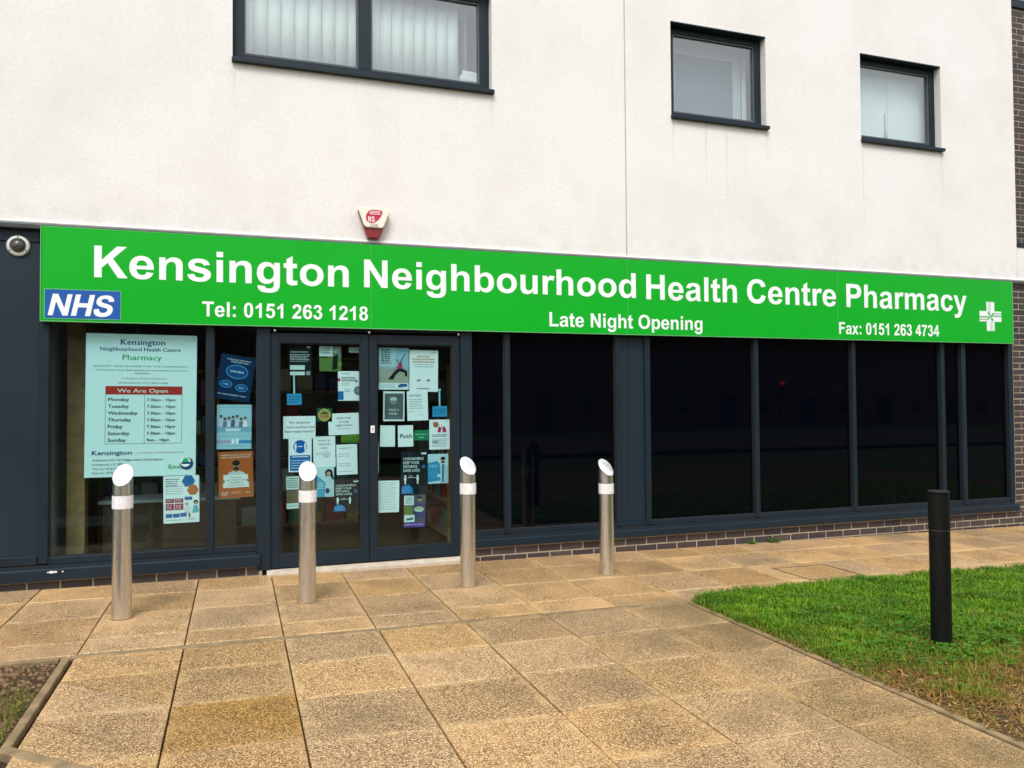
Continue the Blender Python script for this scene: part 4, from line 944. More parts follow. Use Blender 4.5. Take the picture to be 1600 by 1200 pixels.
# ------------------------------------------------------------------ bollards and post
def bollard(x, y, h, nx, label, lean=0.0):
    r = .0605; z0 = gz(x, y)
    b = empty('bollard', (x, y, z0), label, 'bollard', 'steel bollards along the shopfront'); b.rotation_euler.y = lean
    seg = 40; th = R(46); dirx, diry = nx, -1.0; L = math.hypot(dirx, diry); dirx /= L; diry /= L
    zc = h
    def cyl(rr, za, top=None):
        mb = MB(); lo = []; hi = []
        for i in range(seg):
            a = 2*math.pi*i/seg; px, py = rr*math.cos(a), rr*math.sin(a)
            lo.append((px, py, za)); hi.append((px, py, top if top is not None else zc-(px*dirx+py*diry)*math.tan(th)))
        mb.v = lo+hi
        for i in range(seg):
            j = (i+1) % seg; mb.f.append((i, j, seg+j, seg+i)); mb.c.append(None)
        return mb, hi
    mb, hi = cyl(r, -.02, h-.115); mb.build('post', MT['steel'], b, smooth=True)
    mb, hi = cyl(r+.0003, h-.1155); mb.build('head', MT['steel'], b, smooth=True)
    # polished slanted face with a small rounded rim
    mb = MB(); mb.v = [(p[0]*1.03, p[1]*1.03, p[2]-.004) for p in [(q[0], q[1], zc-(q[0]*dirx+q[1]*diry)*math.tan(th)) for q in hi]]+[(q[0]*1.03, q[1]*1.03, zc-(q[0]*dirx+q[1]*diry)*1.03*math.tan(th)+.004) for q in hi]+[(q[0]*.97, q[1]*.97, zc-(q[0]*dirx+q[1]*diry)*.97*math.tan(th)+.0075) for q in hi]
    for k in (0, seg):
        for i in range(seg):
            j = (i+1) % seg; mb.f.append((k+i, k+j, k+seg+j, k+seg+i)); mb.c.append(None)
    mb.f.append(tuple(range(2*seg, 3*seg))); mb.c.append(None)
    mb.build('slanted_cap', MT['polished'], b, smooth=True)
    mb = MB().lathe([(r-.01, h-.215), (r+.0035, h-.215), (r+.0035, h-.132), (r-.01, h-.132)], seg); mb.build('reflective_band', MT['band'], b, smooth=True)
    mb = MB().lathe([(r-.004, -.01), (r+.010, -.01), (r+.008, .006), (r-.004, .010)], seg); mb.build('base_collar', MT['edging'], b, smooth=True)
    return b
bollard(-.713, -1.125, .935, -.14, 'leftmost steel bollard, in front of the opening hours poster', R(.3))
bollard(.476, -1.057, .925, -.02, 'steel bollard in front of the left door leaf', R(.3))
bollard(1.693, -.957, .930, .20, 'steel bollard in front of the right door leaf', R(.4))
bollard(2.914, -.897, .885, .26, 'rightmost steel bollard, in front of the dark panes', R(-.2))
px_, py_ = 3.905, -3.31
bp = empty('black_post', (px_, py_, gz(px_, py_)-.02), 'black painted post standing in the lawn on the right', 'post', None, R(24))
w = .0585
def sqr(mb, w, z0, z1, c=.012):
    pts = [(-w+c, -w), (w-c, -w), (w, -w+c), (w, w-c), (w-c, w), (-w+c, w), (-w, w-c), (-w, -w+c)]; n = len(mb.v)
    mb.v += [(p[0], p[1], z0) for p in pts]+[(p[0], p[1], z1) for p in pts]
    for i in range(8): mb.f.append((n+i, n+(i+1) % 8, n+8+(i+1) % 8, n+8+i)); mb.c.append(None)
    mb.f.append(tuple(n+8+i for i in range(8))); mb.c.append(None); mb.f.append(tuple(n+7-i for i in range(8))); mb.c.append(None)
    return mb
def octo(mb, r, z0, z1, seg=28): return mb.lathe([(0, z0), (r, z0), (r, z1-.004), (r-.004, z1), (0, z1)], seg)
octo(MB(), .057, -.05, .690).build('post_body', MT['blackpost'], bp, smooth=True); octo(MB(), .0585, .694, .905).build('post_head', MT['blackpost'], bp, smooth=True); octo(MB(), .054, .6895, .6945).build('groove', MT['steel'], bp, smooth=True)
octo(MB(), .0605, .9055, .918).build('cap_plate', MT['blackpost'], bp, smooth=True)

# ------------------------------------------------------------------ posters and notices on the glass
YP = .0575
K_ = (.02, .025, .03); WH = (.84, .87, .86); NAVY = (.02, .05, .16); GRN = (.03, .38, .12); RED = (.45, .04, .03); TXT = (.05, .07, .09)
rp = random.Random(21)
def poster(label, x0, z1, x1, z0, base, items, rot=0.0, name='poster', cat='poster', y=YP, group='notices on the entrance glass', round_=False):
    w, h = x1-x0, z1-z0
    root = empty(name, ((x0+x1)/2, y, (z0+z1)/2), label, cat, group); root.rotation_euler.y = -R(rot)
    pm = MB(); pm.col = base
    if round_:
        pm.prism([(w/2*math.cos(t*math.pi/12), h/2*math.sin(t*math.pi/12)) for t in range(24)], 0, .0008)
    else: pm.box(-w/2, w/2, 0, .0008, -h/2, h/2)
    pm.build('sheet', MT['prt'], root)
    mb = MB(); k = 0
    U = lambda u: -w/2+u*w
    V = lambda v: h/2-v*h
    for it in items:
        k += 1; yy = -.00025-.00012*k; t = it[0]; mb.col = it[-1]
        if t == 'r': mb.quad([(U(it[1]), yy, V(it[4])), (U(it[3]), yy, V(it[4])), (U(it[3]), yy, V(it[2])), (U(it[1]), yy, V(it[2]))])
        elif t == 'p':
            q = [(U(a), V(b)) for a, b in it[1]]; ar = sum(q[i][0]*q[(i+1) % len(q)][1]-q[(i+1) % len(q)][0]*q[i][1] for i in range(len(q)))
            if ar < 0: q = q[::-1]
            mb.quad([(a, yy, c) for a, c in q])
        elif t == 'c':
            rx, ry = it[3]*w, (it[4] if len(it) > 5 else it[3]*w/h)*h
            mb.quad([(U(it[1])+rx*math.cos(q*math.pi/10), yy, V(it[2])+ry*math.sin(q*math.pi/10)) for q in range(20)])
        elif t == 'o':      # ring: u, v, r, thickness
            for q in range(24):
                a0, a1 = q*math.pi/12, (q+1)*math.pi/12; r1, r0 = it[3]*w, (it[3]-it[4])*w
                mb.quad([(U(it[1])+r0*math.cos(a0), yy, V(it[2])+r0*math.sin(a0)), (U(it[1])+r1*math.cos(a0), yy, V(it[2])+r1*math.sin(a0)), (U(it[1])+r1*math.cos(a1), yy, V(it[2])+r1*math.sin(a1)), (U(it[1])+r0*math.cos(a1), yy, V(it[2])+r0*math.sin(a1))])
        elif t == 't': gill(mb, it[1], U(it[2]), V(it[3]), yy, it[4]*h, U(it[5]) if it[5] is not None else None)
        elif t == 'tc': gill(mb, it[1], U(it[2]), V(it[3]), yy, it[4]*h, None, True)
        elif t == 'b': bold(mb, it[1], U(it[2]), V(it[3]), yy, it[4]*h, U(it[5]) if it[5] is not None else None, 0, 2)
        elif t == 'x':      # unreadable small print: word-length dashes
            _, u0, v0, u1, n, pitch, th, c = it
            for i in range(n):
                u = u0; end = u1-(rp.uniform(0, .25)*(u1-u0) if i % 3 == 2 else rp.uniform(0, .06))
                while u < end:
                    L = rp.uniform(.03, .10); e = min(u+L, end); vv = v0+i*pitch
                    mb.quad([(U(u), yy, V(vv+th)), (U(e), yy, V(vv+th)), (U(e), yy, V(vv)), (U(u), yy, V(vv))]); u = e+.018
    if mb.f: mb.build('print', MT['prt'], root)
    return root
PAL = (.72, .86, .84)
days = ['Monday', 'Tuesday', 'Wednesday', 'Thursday', 'Friday', 'Saturday', 'Sunday']
it = [('t', 'Kensington', .305, .075, .040, .705, NAVY), ('t', 'Neighbourhood Health Centre', .125, .119, .027, .848, NAVY), ('t', 'Pharmacy', .322, .182, .038, .675, GRN),
      ('t', 'QUALITY HEALTHCARE FOR THE COMMUNITY', .06, .232, .012, .93, (.16, .24, .27)), ('t', 'You need not worry about getting your prescriptions out of hours', .085, .258, .010, .915, TXT), ('tc', 'anymore because', .5, .279, .010, TXT),
      ('t', 'LATE NIGHT OPENING PHARMACY', .32, .317, .009, .73, (.42, .25, .24)), ('t', 'will be there for you 7 days a week', .285, .347, .0105, .735, TXT),
      ('r', .175, .366, .868, .425, RED), ('t', 'We Are Open', .28, .411, .028, .735, (.80, .76, .70)),
      ('r', .175, .428, .178, .770, TXT), ('r', .865, .428, .868, .770, TXT), ('r', .175, .768, .868, .770, TXT), ('r', .523, .428, .526, .770, TXT)]
for i, d_ in enumerate(days):
    v = .471+.0472*i
    it.append(('t', d_, .20, v, .024, [.385, .385, .462, .405, .33, .392, .36][i], (.02, .05, .08))); it.append(('t', '7.30am - 10pm' if i < 6 else '9am - 10pm',   .548, v, .020, .805 if i < 6 else .752, (.02, .05, .08)))
it += [('t', 'Kensington', .065, .845, .030, .415, NAVY), ('t', 'LATE NIGHT OPENING PHARMACY', .46, .838, .009, .89, (.42, .25, .24)),
       ('t', 'Address;155-157 Edge Lane, Kensington,', .07, .887, .0125, .70, TXT), ('t', 'Liverpool, L7 2PF', .07, .917, .0125, .34, TXT), ('t', 'Tel no: 0131263', .07, .947, .0125, .32, TXT), ('t', 'Fax no: 01512', .07, .975, .0125, .29, TXT),
       ('t', 'Exel', .75, .948, .027, .872, GRN), ('c', .915, .915, .062, NAVY), ('c', .905, .905, .048, PAL), ('c', .905, .897, .030, GRN), ('r', .868, .905, .955, .920, NAVY), ('r', .868, .921, .93, .93, PAL)]
poster('large pale opening hours poster with red heading in the left window', -1.123, 1.973, -.312, .838, PAL, it, -.5, group=None)
hexa = lambda u, v, r: [(u+r*math.cos(a*math.pi/3), v+r*.72*math.sin(a*math.pi/3)) for a in range(6)]
poster('white notice with blue and orange hexagons at the foot of the left window', -.557, .832, -.288, .452, WH,
       [('p', hexa(.70, .12, .19), (.03, .16, .40)), ('p', hexa(.82, .31, .17), (.55, .16, .05)), ('x', .06, .06, .45, 4, .045, .018, TXT), ('x', .06, .22, .55, 4, .05, .012, (.3, .35, .35)), ('r', .06, .48, .29, .57, (.38, .02, .07)), ('r', .31, .48, .55, .57, (.38, .02, .07)), ('r', .06, .59, .29, .72, (.38, .02, .07)), ('r', .31, .59, .55, .72, (.38, .02, .07)),
        ('x', .09, .50, .26, 2, .03, .010, WH), ('x', .34, .50, .52, 2, .03, .010, WH), ('x', .09, .62, .26, 3, .03, .010, WH), ('x', .34, .62, .52, 3, .03, .010, WH),
        ('r', .06, .80, .24, .88, (.03, .16, .40)), ('r', .26, .80, .45, .88, (.03, .16, .40)), ('r', .47, .79, .64, .87, (.03, .16, .40)), ('r', .59, .45, .80, .52, (.03, .16, .40)), ('c', .90, .57, .065, (.02, .02, .03)), ('c', .90, .585, .035, (.55, .38, .28)), ('p', [(.80, .80), (.99, .78), (.94, .64), (.84, .64)], (.15, .45, .50)), ('c', .65, .60, .05, (.5, .45, .35)), ('p', [(.58, .78), (.75, .78), (.71, .66), (.60, .66)], (.75, .75, .72)), ('r', .70, .80, .74, .88, K_), ('x', .08, .93, .6, 1, .03, .01, (.4, .45, .45)), ('x', .68, .90, .92, 2, .03, .01, (.35, .4, .4))], .5, group=None)
DB = (.006, .028, .085)
poster('tilted dark blue medicine poster in the narrow side pane', -.150, 1.812, .128, 1.440, DB,
       [('t', 'AVAILABLE WITHOUT', .18, .115, .03, .88, (.6, .75, .85)), ('t', 'PRESCRIPTION', .30, .165, .03, .80, (.6, .75, .85)), ('c', .52, .36, .32, .16, (.05, .25, .50)), ('c', .52, .36, .29, .135, (.01, .07, .22)), ('t', 'VIAGRA', .32, .38, .045, .72, (.7, .85, .9)), ('c', .27, .66, .18, .085, (.05, .25, .5)), ('c', .27, .66, .155, .068, (.01, .09, .25)), ('c', .72, .70, .18, .085, (.05, .25, .5)), ('c', .72, .70, .155, .068, (.01, .09, .25)), ('x', .19, .65, .36, 1, .03, .025, (.3, .5, .65)), ('x', .64, .69, .82, 1, .03, .025, (.3, .5, .65)), ('t', 'ASK YOUR PHARMACIST TODAY', .08, .90, .028, .90, (.6, .75, .85))], -9.5, group=None)
its = [('r', 0, .5, 1, .62, (.22, .42, .55)), ('r', .25, .535, .68, .60, (.62, .72, .74)), ('x', .05, .05, .95, 1, .04, .012, (.15, .3, .4)), ('r', 0, .80, .40, .86, (.42, .35, .50)), ('r', .60, .80, 1, .87, (.06, .26, .50)), ('r', .43, .77, .50, .88, WH), ('r', .55, .76, .63, .88, WH), ('x', .1, .70, .8, 1, .04, .012, (.2, .35, .45)), ('x', .15, .92, .9, 1, .04, .012, (.2, .35, .45))]
for i in range(7):
    u = .12+.115*i; v = .24+.06*((i*3) % 4)/3
    its += [('p', [(u-.07, .50), (u+.07, .50), (u+.05, v+.08), (u-.05, v+.08)], [(.55, .60, .66), (.16, .2, .32), (.62, .66, .70), (.1, .14, .24)][i % 4]), ('c', u, v+.04, .042, (.40, .32, .27)), ('c', u, v+.015, .043, .022, (.04, .03, .03))]
poster('pale blue poster with a row of people in the narrow side pane', -.156, 1.405, .117, 1.037, (.36, .58, .66), its, -.6, group=None)
OR = (.46, .115, .028)
poster('orange poster of a man holding a card in the narrow side pane', -.141, 1.017, .130, .636, OR,
       [('t', "THERE'S A FLU VACCINE", .06, .09, .028, .93, (.8, .75, .65)), ('t', 'WITH YOUR NAME ON IT', .06, .14, .028, .93, (.8, .75, .65)), ('p', [(.20, .62), (.82, .62), (.74, .46), (.60, .42), (.42, .42), (.28, .46)], (.55, .58, .56)), ('c', .51, .31, .11, .10, (.30, .17, .10)), ('c', .51, .25, .115, .06, (.03, .02, .015)), ('c', .51, .375, .08, .04, (.04, .025, .02)), ('r', .46, .40, .56, .44, (.30, .17, .10)), ('p', [(.14, .50), (.84, .50), (.88, .78), (.12, .78)], (.74, .77, .72)),
        ('t', 'YOU CAN', .34, .575, .025, .66, TXT), ('t', 'GET YOUR FLU JAB', .22, .63, .025, .78, TXT), ('t', 'PHARMACY', .32, .685, .025, .70, TXT), ('t', "DON'T DELAY", .26, .74, .025, .74, TXT), ('c', .13, .64, .05, (.30, .17, .10)), ('c', .86, .63, .05, (.30, .17, .10)), ('x', .08, .87, .30, 3, .03, .012, (.8, .72, .6)), ('x', .36, .87, .68, 2, .03, .010, (.75, .5, .35)), ('x', .76, .88, .93, 1, .03, .015, (.8, .72, .6))], 1.0, group=None)
BK = (.010, .016, .022)
def cross_text(lines, u0, v0, dv, h, c, ends):
    return [('t', L, u0, v0+dv*i, h, e, c) for i, (L, e) in enumerate(zip(lines, ends))]
def figures(u, v, s, c): return [('c', u, v, .045*s, c), ('p', [(u-.055*s, v+.035*s), (u+.055*s, v+.035*s), (u+.04*s, v+.12*s), (u-.04*s, v+.12*s)], c), ('r', u-.028*s, v+.12*s, u+.028*s, v+.20*s, c)]
# left leaf
poster('black health notice with white panels at the top of the left door', .418, 1.908, .605, 1.648, BK, [('t', 'CORONAVIRUS', .06, .25, .05, .84, (.55, .62, .62)), ('x', .05, .30, .92, 4, .055, .028, (.42, .5, .5)), ('x', .05, .53, .85, 1, .05, .02, (.3, .36, .36)), ('r', .05, .66, .70, .81, (.62, .72, .68)), ('r', .05, .87, .70, .985, (.62, .72, .68)), ('r', .76, .86, .94, .985, (.3, .34, .34)), ('r', .80, .04, .95, .09, (.5, .58, .58))])
poster('notice with a green garden picture at the top of the left door', .670, 1.902, .855, 1.686, (.11, .20, .05), [('r', 0, 0, .60, .40, (.66, .76, .72)), ('x', .06, .05, .55, 5, .06, .03, TXT), ('r', .60, 0, 1, .42, (.16, .22, .18)), ('c', .74, .16, .13, (.28, .34, .26)), ('c', .90, .10, .08, (.35, .4, .3)), ('p', [(.62, .42), (.85, .30), (.82, .9), (.58, .95)], (.012, .015, .02)), ('c', .93, .7, .10, (.22, .30, .06)), ('r', .05, .40, .4, .46, (.03, .05, .02)), ('c', .72, .22, .05, (.5, .45, .4))])
poster('small pale card in the top corner of the left door', .920, 1.897, 1.013, 1.850, (.36, .42, .36), [('x', .08, .2, .92, 3, .26, .10, (.12, .14, .12))], cat='card', name='card')
def hangsign(label, xa, xb, z0, z1, zs):
    r = poster(label, xa, z1, xb, z0, (.04, .30, .52), [('x', .1, .25, .9, 3, .22, .08, (.01, .10, .25))], 1, 'hanging_sign', 'sign')
    MB().box(-.007, .007, -.001, .001, (z1-z0)/2, zs-(z0+z1)/2).box(-.014, .014, -.002, .001, zs-(z0+z1)/2-.012, zs-(z0+z1)/2+.004).build('hanger', plain('clear_hanger', (.40, .62, .64), .3), r)
hangsign('small blue sign on a pale hanger on the left door', .402, .522, 1.399, 1.494, 1.660)
its = [('x', .16, .08, .6, 1, .05, .02, TXT), ('x', .16, .2, .82, 3, .055, .03, TXT), ('x', .16, .40, .55, 2, .06, .02, (.3, .38, .4)), ('x', .30, .62, .6, 2, .06, .025, (.1, .25, .5)), ('c', .84, .34, .055, (.08, .11, .12)), ('c', .93, .66, .19, .14, (.06, .08, .09)), ('c', .93, .66, .14, .105, (.25, .30, .30)), ('r', .0, .68, .25, .97, (.02, .16, .42)), ('r', 0, .24, .10, .34, (.40, .03, .05))]
for q in range(12):
    a = q*math.pi/6
    if math.cos(a) < .35: its.append(('p', [(.93+.19*math.cos(a-.1), .66+.14*math.sin(a-.1)), (.93+.19*math.cos(a+.1), .66+.14*math.sin(a+.1)), (.93+.25*math.cos(a), .66+.19*math.sin(a))], (.06, .08, .09)))
poster('white notice with a spiky virus drawing on the left door', .827, 1.688, 1.014, 1.432, WH, its)
poster('white landscape notice about gloves and face masks on the left door', .371, 1.303, .637, 1.113, WH, [('t', 'We sell gloves', .18, .33, .10, .82, TXT), ('t', ', hand sanitizers and', .05, .53, .095, .97, TXT), ('t', 'face masks here!!!', .05, .73, .10, .93, TXT)], 0)
poster('green card with a round yellow emblem on the left door', .648, 1.369, .776, 1.252, (.012, .095, .05), [('c', .5, .5, .42, (.55, .40, .10)), ('c', .5, .5, .35, (.42, .33, .10)), ('p', [(.25, .36), (.5, .22), (.76, .36), (.7, .44), (.3, .44)], (.04, .14, .05)), ('r', .24, .52, .76, .66, (.36, .05, .03)), ('x', .28, .55, .72, 1, .1, .06, (.7, .5, .2))], 0, 'card', 'card')
poster('white landscape notice about flu jabs on the left door', .745, 1.324, 1.005, 1.138, WH, [('t', 'BOOK YOUR', .28, .27, .085, .74, TXT), ('t', 'FLU JAB', .36, .44, .085, .66, TXT), ('t', 'HERE TODAY!', .24, .61, .085, .79, TXT), ('x', .28, .70, .74, 1, .06, .03, (.3, .35, .35))], 1.5)
poster('plain green strip beside the white notices on the left door', .852, 1.139, 1.012, 1.068, (.09, .20, .02), [('r', .02, .80, .98, .94, (.05, .14, .015)), ('r', .02, .06, .98, .18, (.13, .26, .04))], 0, 'card', 'card', y=.0600)
BLU = (.012, .12, .40)
poster('blue and white distancing notice with two figures on the left door', .415, 1.112, .604, .830, WH, [('c', .5, .24, .30, BLU), *figures(.30, .17, 1.0, WH), *figures(.72, .17, 1.0, WH), ('r', .40, .22, .60, .25, WH), ('r', .06, .50, .94, .96, BLU), ('x', .16, .53, .9, 1, .05, .03, WH), ('x', .12, .64, .9, 4, .075, .03, (.5, .62, .72))])
poster('white notice with a pointing hand drawing on the left door', .618, 1.127, .804, .861, WH, [('t', 'PLEASE USE', .24, .16, .05, .76, TXT), ('t', 'THE SECOND', .22, .28, .05, .78, TXT), ('t', 'DOOR', .34, .40, .05, .64, TXT), ('o', .58, .57, .13, .012, TXT), ('o', .66, .60, .10, .012, TXT), ('o', .55, .63, .09, .012, TXT), ('r', .14, .525, .50, .532, TXT), ('r', .14, .575, .48, .582, TXT), ('r', .13, .53, .145, .577, TXT)], 1, y=.0595)
SKY = (.06, .34, .52)
poster('poster of a dark-haired woman on blue on the left door', .646, .866, .791, .609, SKY, [('p', [(0, 0), (1, 0), (1, .45), (.5, .5), (0, .28)], (.55, .70, .74)), ('c', .70, .20, .22, .12, (.015, .012, .015)), ('p', [(.50, .20), (.92, .20), (1.0, .46), (.86, .44), (.80, .30), (.56, .30), (.52, .40)], (.02, .015, .018)), ('c', .69, .23, .12, .075, (.50, .34, .26)), ('p', [(.46, 1), (1, 1), (1, .46), (.80, .36), (.60, .36), (.50, .50)], (.45, .62, .62)), ('c', .62, .80, .13, .09, (.02, .04, .14)), ('x', .05, .52, .44, 4, .06, .025, (.6, .75, .8))])
poster('plain white typed letter low on the left door', .813, 1.054, .991, .793, WH, [('x', .12, .11, .85, 1, .05, .025, (.25, .3, .3)), ('x', .1, .30, .66, 2, .075, .022, (.3, .36, .36)), ('x', .1, .62, .70, 2, .07, .022, (.3, .36, .36)), ('x', .1, .88, .8, 1, .05, .022, (.3, .36, .36))], 1.0)
def distance(label, x0, z1, x1, z0):
    poster(label, x0, z1, x1, z0, BK, [('t', 'CORONAVIRUS', .09, .20, .062, .84, (.72, .82, .80)), ('t', 'KEEP YOUR', .09, .29, .062, .68, (.72, .82, .80)), ('t', 'DISTANCE', .09, .38, .062, .60, (.72, .82, .80)), ('t', 'SAVE LIVES', .09, .47, .062, .70, (.72, .82, .80)), ('r', .76, .03, .95, .075, (.6, .7, .7)), *figures(.16, .57, .9, (.72, .80, .74)), *figures(.62, .57, .9, (.72, .80, .74)), ('r', .25, .60, .54, .612, (.6, .7, .7)), ('x', .30, .56, .50, 1, .03, .02, (.4, .48, .48)), ('c', .84, .36, .07, (.02, .14, .30)), ('p', [(.02, .97), (.46, .97), (.42, .84), (.28, .76), (.10, .78), (.02, .84)], (.02, .20, .46)), ('x', .06, .82, .38, 4, .035, .016, (.10, .35, .62))])
distance('smaller black distancing notice low on the left door', .786, .747, 1.012, .472)
poster('small photo notice with white bands low on the left door', .394, .794, .508, .519, (.085, .065, .04), [('r', .02, 0, .98, .40, (.60, .70, .66)), ('x', .08, .05, .9, 6, .055, .025, TXT), ('p', [(.05, .44), (.9, .42), (.98, .8), (.02, .8)], (.16, .12, .07)), ('r', .02, .82, .98, .99, (.60, .70, .66)), ('x', .1, .88, .9, 1, .05, .04, (.3, .4, .38))], 1)
# right leaf
poster('fitness poster of a lunging figure with a pole on the right door', 1.180, 1.898, 1.446, 1.527, (.40, .56, .60), [('r', 0, .50, 1, .84, (.36, .38, .28)), ('r', .55, 0, 1, .46, (.30, .48, .58)), ('r', 0, .46, 1, .52, (.28, .42, .46)), ('r', 0, .84, 1, 1, (.70, .80, .79)), ('x', .08, .04, .42, 7, .052, .03, (.05, .07, .08)), ('p', [(.66, .34), (.76, .33), (.80, .50), (.62, .50)], (.40, .05, .08)), ('c', .61, .30, .045, (.28, .24, .22)), ('p', [(.62, .50), (.80, .50), (.95, .56), (.95, .68), (.87, .68), (.87, .60), (.70, .56), (.55, .66), (.48, .76), (.32, .76), (.36, .70)], (.012, .015, .022)), ('p', [(.70, .34), (.87, .12), (.89, .13), (.73, .35)], (.06, .06, .07)), ('p', [(.62, .42), (.42, .62), (.44, .63), (.64, .45)], (.25, .2, .2)), ('p', [(.64, .90), (.72, .86), (.94, .86), (.96, .92), (.66, .95)], (.03, .10, .32)), ('x', .04, .88, .56, 2, .05, .018, (.3, .4, .42))], -.4)
eye = lambda u: [('p', [(u-.08, .735), (u, .722), (u+.08, .735), (u, .755)], (.25, .22, .2)), ('c', u, .740, .022, (.02, .02, .02)), ('p', [(u-.10, .722), (u, .700), (u+.10, .715), (u+.10, .722), (u, .712)], (.12, .09, .08))]
poster('white poster with a pair of eyes on the right door', 1.453, 1.880, 1.714, 1.508, WH, [('x', .75, .05, .95, 1, .03, .012, TXT), ('x', .26, .14, .74, 1, .06, .03, (.62, .26, .16)), ('x', .10, .20, .92, 1, .06, .035, (.55, .30, .12)), ('x', .10, .265, .92, 1, .06, .035, (.60, .26, .16)), ('x', .16, .335, .86, 2, .055, .02, (.35, .45, .43)), *eye(.32), *eye(.66), ('x', .25, .915, .75, 1, .05, .02, (.12, .14, .15))], -.6, y=.0595)
poster('framed grey notice with a masked face on the right door', 1.218, 1.512, 1.407, 1.249, (.74, .80, .78), [('r', .06, .07, .94, .94, (.10, .125, .125)), ('c', .48, .31, .16, .115, (.36, .40, .40)), ('c', .48, .25, .165, .06, (.50, .54, .54)), ('p', [(.33, .31), (.63, .31), (.58, .42), (.48, .45), (.38, .42)], (.20, .24, .24)), ('t', 'WEAR A', .24, .66, .075, .74, (.55, .62, .61)), ('t', 'MASK', .28, .79, .08, .68, (.55, .62, .61)), ('x', .2, .86, .8, 1, .04, .015, (.3, .34, .34))], -.6)
poster('white notice with a bold heading and small print on the right door', 1.430, 1.514, 1.619, 1.251, WH, [('t', 'NOTICE!', .12, .19, .075, .66, TXT), ('x', .12, .27, .78, 5, .075, .022, (.22, .28, .28)), ('x', .12, .68, .36, 1, .05, .02, (.22, .28, .28)), ('x', .60, .80, .75, 1, .05, .02, (.3, .4, .45))], 1.2)
hangsign('small blue sign on a pale hanger on the right door', 1.661, 1.795, 1.283, 1.378, 1.530)
poster('blank white sheet beside the push notice on the right door', 1.189, 1.212, 1.321, 1.025, (.80, .85, .82), [('c', .06, .05, .025, (.1, .1, .1)), ('c', .94, .06, .025, (.1, .1, .1)), ('c', .93, .95, .025, (.1, .1, .1))], -1)
psh = poster('white sheet with the word push on the right door', 1.347, 1.210, 1.484, 1.021, WH, [('b', 'P', .14, .60, .20, .32, K_), ('b', 'ush', .34, .60, .20, .92, K_)], .6)
poster('small green sign beside the push notice on the right door', 1.495, 1.166, 1.627, 1.074, (.015, .22, .09), [('x', .08, .36, .92, 1, .1, .10, (.25, .48, .34)), ('x', .3, .66, .7, 1, .1, .12, (.3, .5, .38))], 0, 'card', 'card')
poster('white poster with red lungs on the right door', 1.631, 1.257, 1.818, .989, WH, [('c', .32, .17, .14, (.36, .14, .06)), ('c', .24, .12, .07, (.55, .25, .08)), ('p', [(.40, .42), (.56, .44), (.58, .28), (.50, .22), (.42, .30)], (.52, .04, .08)), ('p', [(.66, .44), (.84, .42), (.82, .30), (.72, .22), (.64, .28)], (.52, .04, .08)), ('r', .595, .16, .625, .34, (.5, .08, .1)), ('x', .12, .50, .9, 2, .045, .026, (.10, .13, .14)), ('x', .12, .64, .88, 6, .05, .02, (.3, .38, .37)), ('r', .15, .70, .45, .78, (.3, .38, .37)), ('x', .75, .05, .95, 1, .03, .012, TXT)])
distance('larger black distancing notice on the right door', 1.372, .978, 1.614, .594)
poster('poster of a man in a shirt and tie on the right door', 1.616, .949, 1.804, .684, (.50, .66, .70), [('p', [(.0, .30), (.45, .24), (.58, .34), (.62, .90), (.0, .95)], (.03, .26, .46)), ('x', .06, .36, .5, 2, .06, .03, (.3, .55, .7)), ('x', .06, .55, .5, 4, .07, .02, (.12, .38, .56)), ('c', .74, .22, .115, .095, (.46, .32, .24)), ('c', .74, .155, .12, .055, (.025, .02, .018)), ('c', .74, .285, .085, .035, (.05, .035, .03)), ('p', [(.60, 1), (1, 1), (1, .48), (.84, .36), (.66, .36), (.60, .46)], (.40, .52, .55)), ('p', [(.70, .36), (.79, .36), (.77, .95), (.68, .95)], (.03, .14, .30)), ('r', .45, .68, .66, .78, (.5, .68, .74))], 0)
poster('densely typed white letter low on the right door', 1.165, .727, 1.356, .449, WH, [('x', .06, .06, .92, 17, .053, .016, (.34, .42, .41))], -1)
poster('purple banded photo poster of a person with a bowl low on the right door', 1.397, .593, 1.591, .306, (.10, .10, .12), [('p', [(.5, .28), (.95, .25), (1, .75), (.5, .7)], (.06, .06, .16)), ('c', .72, .14, .10, .07, (.40, .26, .18)), ('c', .72, .09, .11, .04, (.03, .02, .02)), ('c', .70, .45, .22, .085, (.52, .60, .50)), ('c', .70, .42, .14, .04, (.40, .44, .22)), ('p', [(0, .36), (.40, .34), (.42, .62), (.05, .65)], (.16, .22, .05)), ('r', 0, .03, .45, .32, (.66, .76, .72)), ('x', .08, .08, .4, 4, .055, .025, (.12, .2, .18)), ('r', .02, .62, .50, .84, (.66, .76, .72)), ('p', [(.10, .74), (.42, .70), (.45, .76), (.14, .79)], (.03, .10, .08)), ('r', 0, .85, 1, 1, (.12, .05, .28)), ('x', .06, .90, .95, 1, .05, .035, (.4, .32, .6))], -1.5)

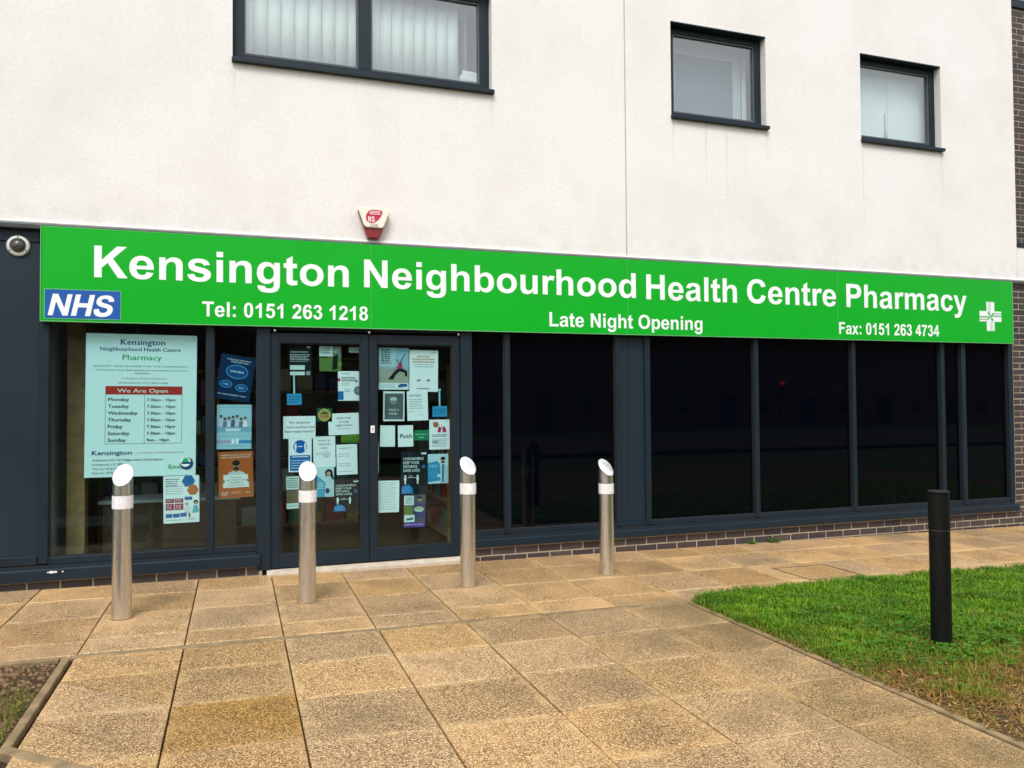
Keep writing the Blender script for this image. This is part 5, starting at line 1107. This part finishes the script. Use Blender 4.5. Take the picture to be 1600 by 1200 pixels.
# ------------------------------------------------------------------ weeds at the foot of the plinth
def weed(x, y, n, size, label, seed):
    rw = random.Random(seed); w_ = empty('weed', (x, y, gz(x, y)-.005), label, 'weed', 'weeds at the foot of the plinth'); mb = MB()
    for i in range(n):
        a = rw.uniform(0, 6.28); L = size*rw.uniform(.5, 1.1); wd = L*.16; upz = rw.uniform(.3, 1.0)*L; t = rw.random(); mb.col = (.06+.08*t, .16+.10*t, .02)
        dx, dy = math.cos(a)*L, math.sin(a)*L*.5-.01; px, py = -math.sin(a)*wd, math.cos(a)*wd
        ox, oy = rw.uniform(-size, size)*.6, rw.uniform(-.01, .01)
        mb.quad([(ox, oy, 0), (ox+dx*.5+px, oy+dy*.5+py, upz*.75), (ox+dx, oy+dy, upz), (ox+dx*.5-px, oy+dy*.5-py, upz*.65)])
    mb.build('leaves', MT['leaf'], w_)
    sm = MB(); sm.col = (.10, .14, .03)
    for i in range(3): sm.tube((size*.3*(i-1), 0, 0), (size*.3*(i-1)+.01, -.005, size*.8), .002, 5)
    sm.build('stem', MT['leaf'], w_)
weed(4.95, -.045, 26, .055, 'left tuft of weeds at the foot of the plinth under the dark panes', 1)
weed(5.22, -.045, 34, .065, 'right tuft of weeds at the foot of the plinth under the dark panes', 2)

# ------------------------------------------------------------------ the street behind the photographer (seen in the glass)
def flat(name, pts, z, mat):
    o = MB().quad([(x, y, z+gz(max(-40, min(60, x)), y)) for x, y in pts]).build(name, mat); tag(o, kind='structure')
flat('road', [(-120, -24), (200, -24), (200, -14), (-120, -14)], -.075, MT['asphalt'])
def terrace(x, y, w, h, label, ridge):
    t = empty('terraced_house', (x, y, gz(max(-40, min(60, x)), y)-.1), label, 'house', 'houses across the road')
    MB().box(-w/2, w/2, -8, 0, 0, h).build('wall', MT['terrbrick'], t)
    MB().profile([(.3, h+.004), (-4, h+ridge), (-8.3, h+.004)], -w/2, w/2).build('roof', MT['slate'], t)
    ch = MB().box(w/2-.9, w/2-.1, -4.5, -3.5, h+ridge-.6, h+ridge+1.2).build('chimney', MT['terrbrick'], t)
    for i, (a, z) in enumerate(((-.28, .9), (.28, 3.8), (-.28, 3.8))):
        f = MB().box(a*w-.55, a*w+.55, 0.002, .05, z, z+1.6).build('window', MT['twhite'], t); MB().box(a*w-.46, a*w+.46, .051, .06, z+.09, z+1.51).build('pane', MT['tglass'], f)
    MB().box(.28*w-.5, .28*w+.5, .002, .06, 0, 2.1).build('door', MT['frame'], t)
for i in range(16):
    w = 6.2
    terrace(-22+w*i, -36, w-.01, 6.6 if i % 5 else 7.2, 'dark brick terraced house across the road, number %s from the left seen in the glass' % ['one', 'two', 'three', 'four', 'five', 'six', 'seven', 'eight', 'nine', 'ten', 'eleven', 'twelve', 'thirteen', 'fourteen', 'fifteen', 'sixteen'][i], 2.4)
ch = empty('church', (62, -56, -.8), 'sandstone church with a tall spire behind the houses, reflected in an upper window', 'church')
MB().box(-3, 3, -3, 3, 0, 16).build('tower', MT['sandstone'], ch)
sp2 = MB(); n8 = 8
sp2.v = [(2.6*math.cos(i*math.pi/4+.39), 2.6*math.sin(i*math.pi/4+.39), 16.02) for i in range(8)]+[(0, 0, 30.0)]
sp2.f = [(i, (i+1) % 8, 8) for i in range(8)]; sp2.c = [None]*8
sp2.build('spire', MT['slate'], ch); MB().tube((0, 0, 29.5), (0, 0, 31.2), .08).build('finial', MT['slate'], ch)
MB().box(-24, -3.02, -5, 5, 0, 9).build('nave', MT['sandstone'], ch); MB().profile([(5.4, 9.004), (0, 14), (-5.4, 9.004)], -24, -3.02).build('roof', MT['slate'], ch)
tl = empty('traffic_light', (27.8, -29.0, -.45), 'traffic light showing red at the road side, reflected in the dark panes', 'traffic light')
MB().tube((0, 0, 0), (0, 0, 2.5), .05, 12).build('pole', MT['blackpost'], tl); MB().box(-.16, .16, .06, .24, 2.1, 3.0).build('head', MT['blackpost'], tl)
for k, (z, mt) in enumerate(((2.82, MT['signal']), (2.55, MT['gasket']), (2.28, MT['gasket']))):
    MB().lathe([(0, .262), (.06, .256), (.09, .2405)], 16, 0, z, 'y').build('lamp', mt, tl)
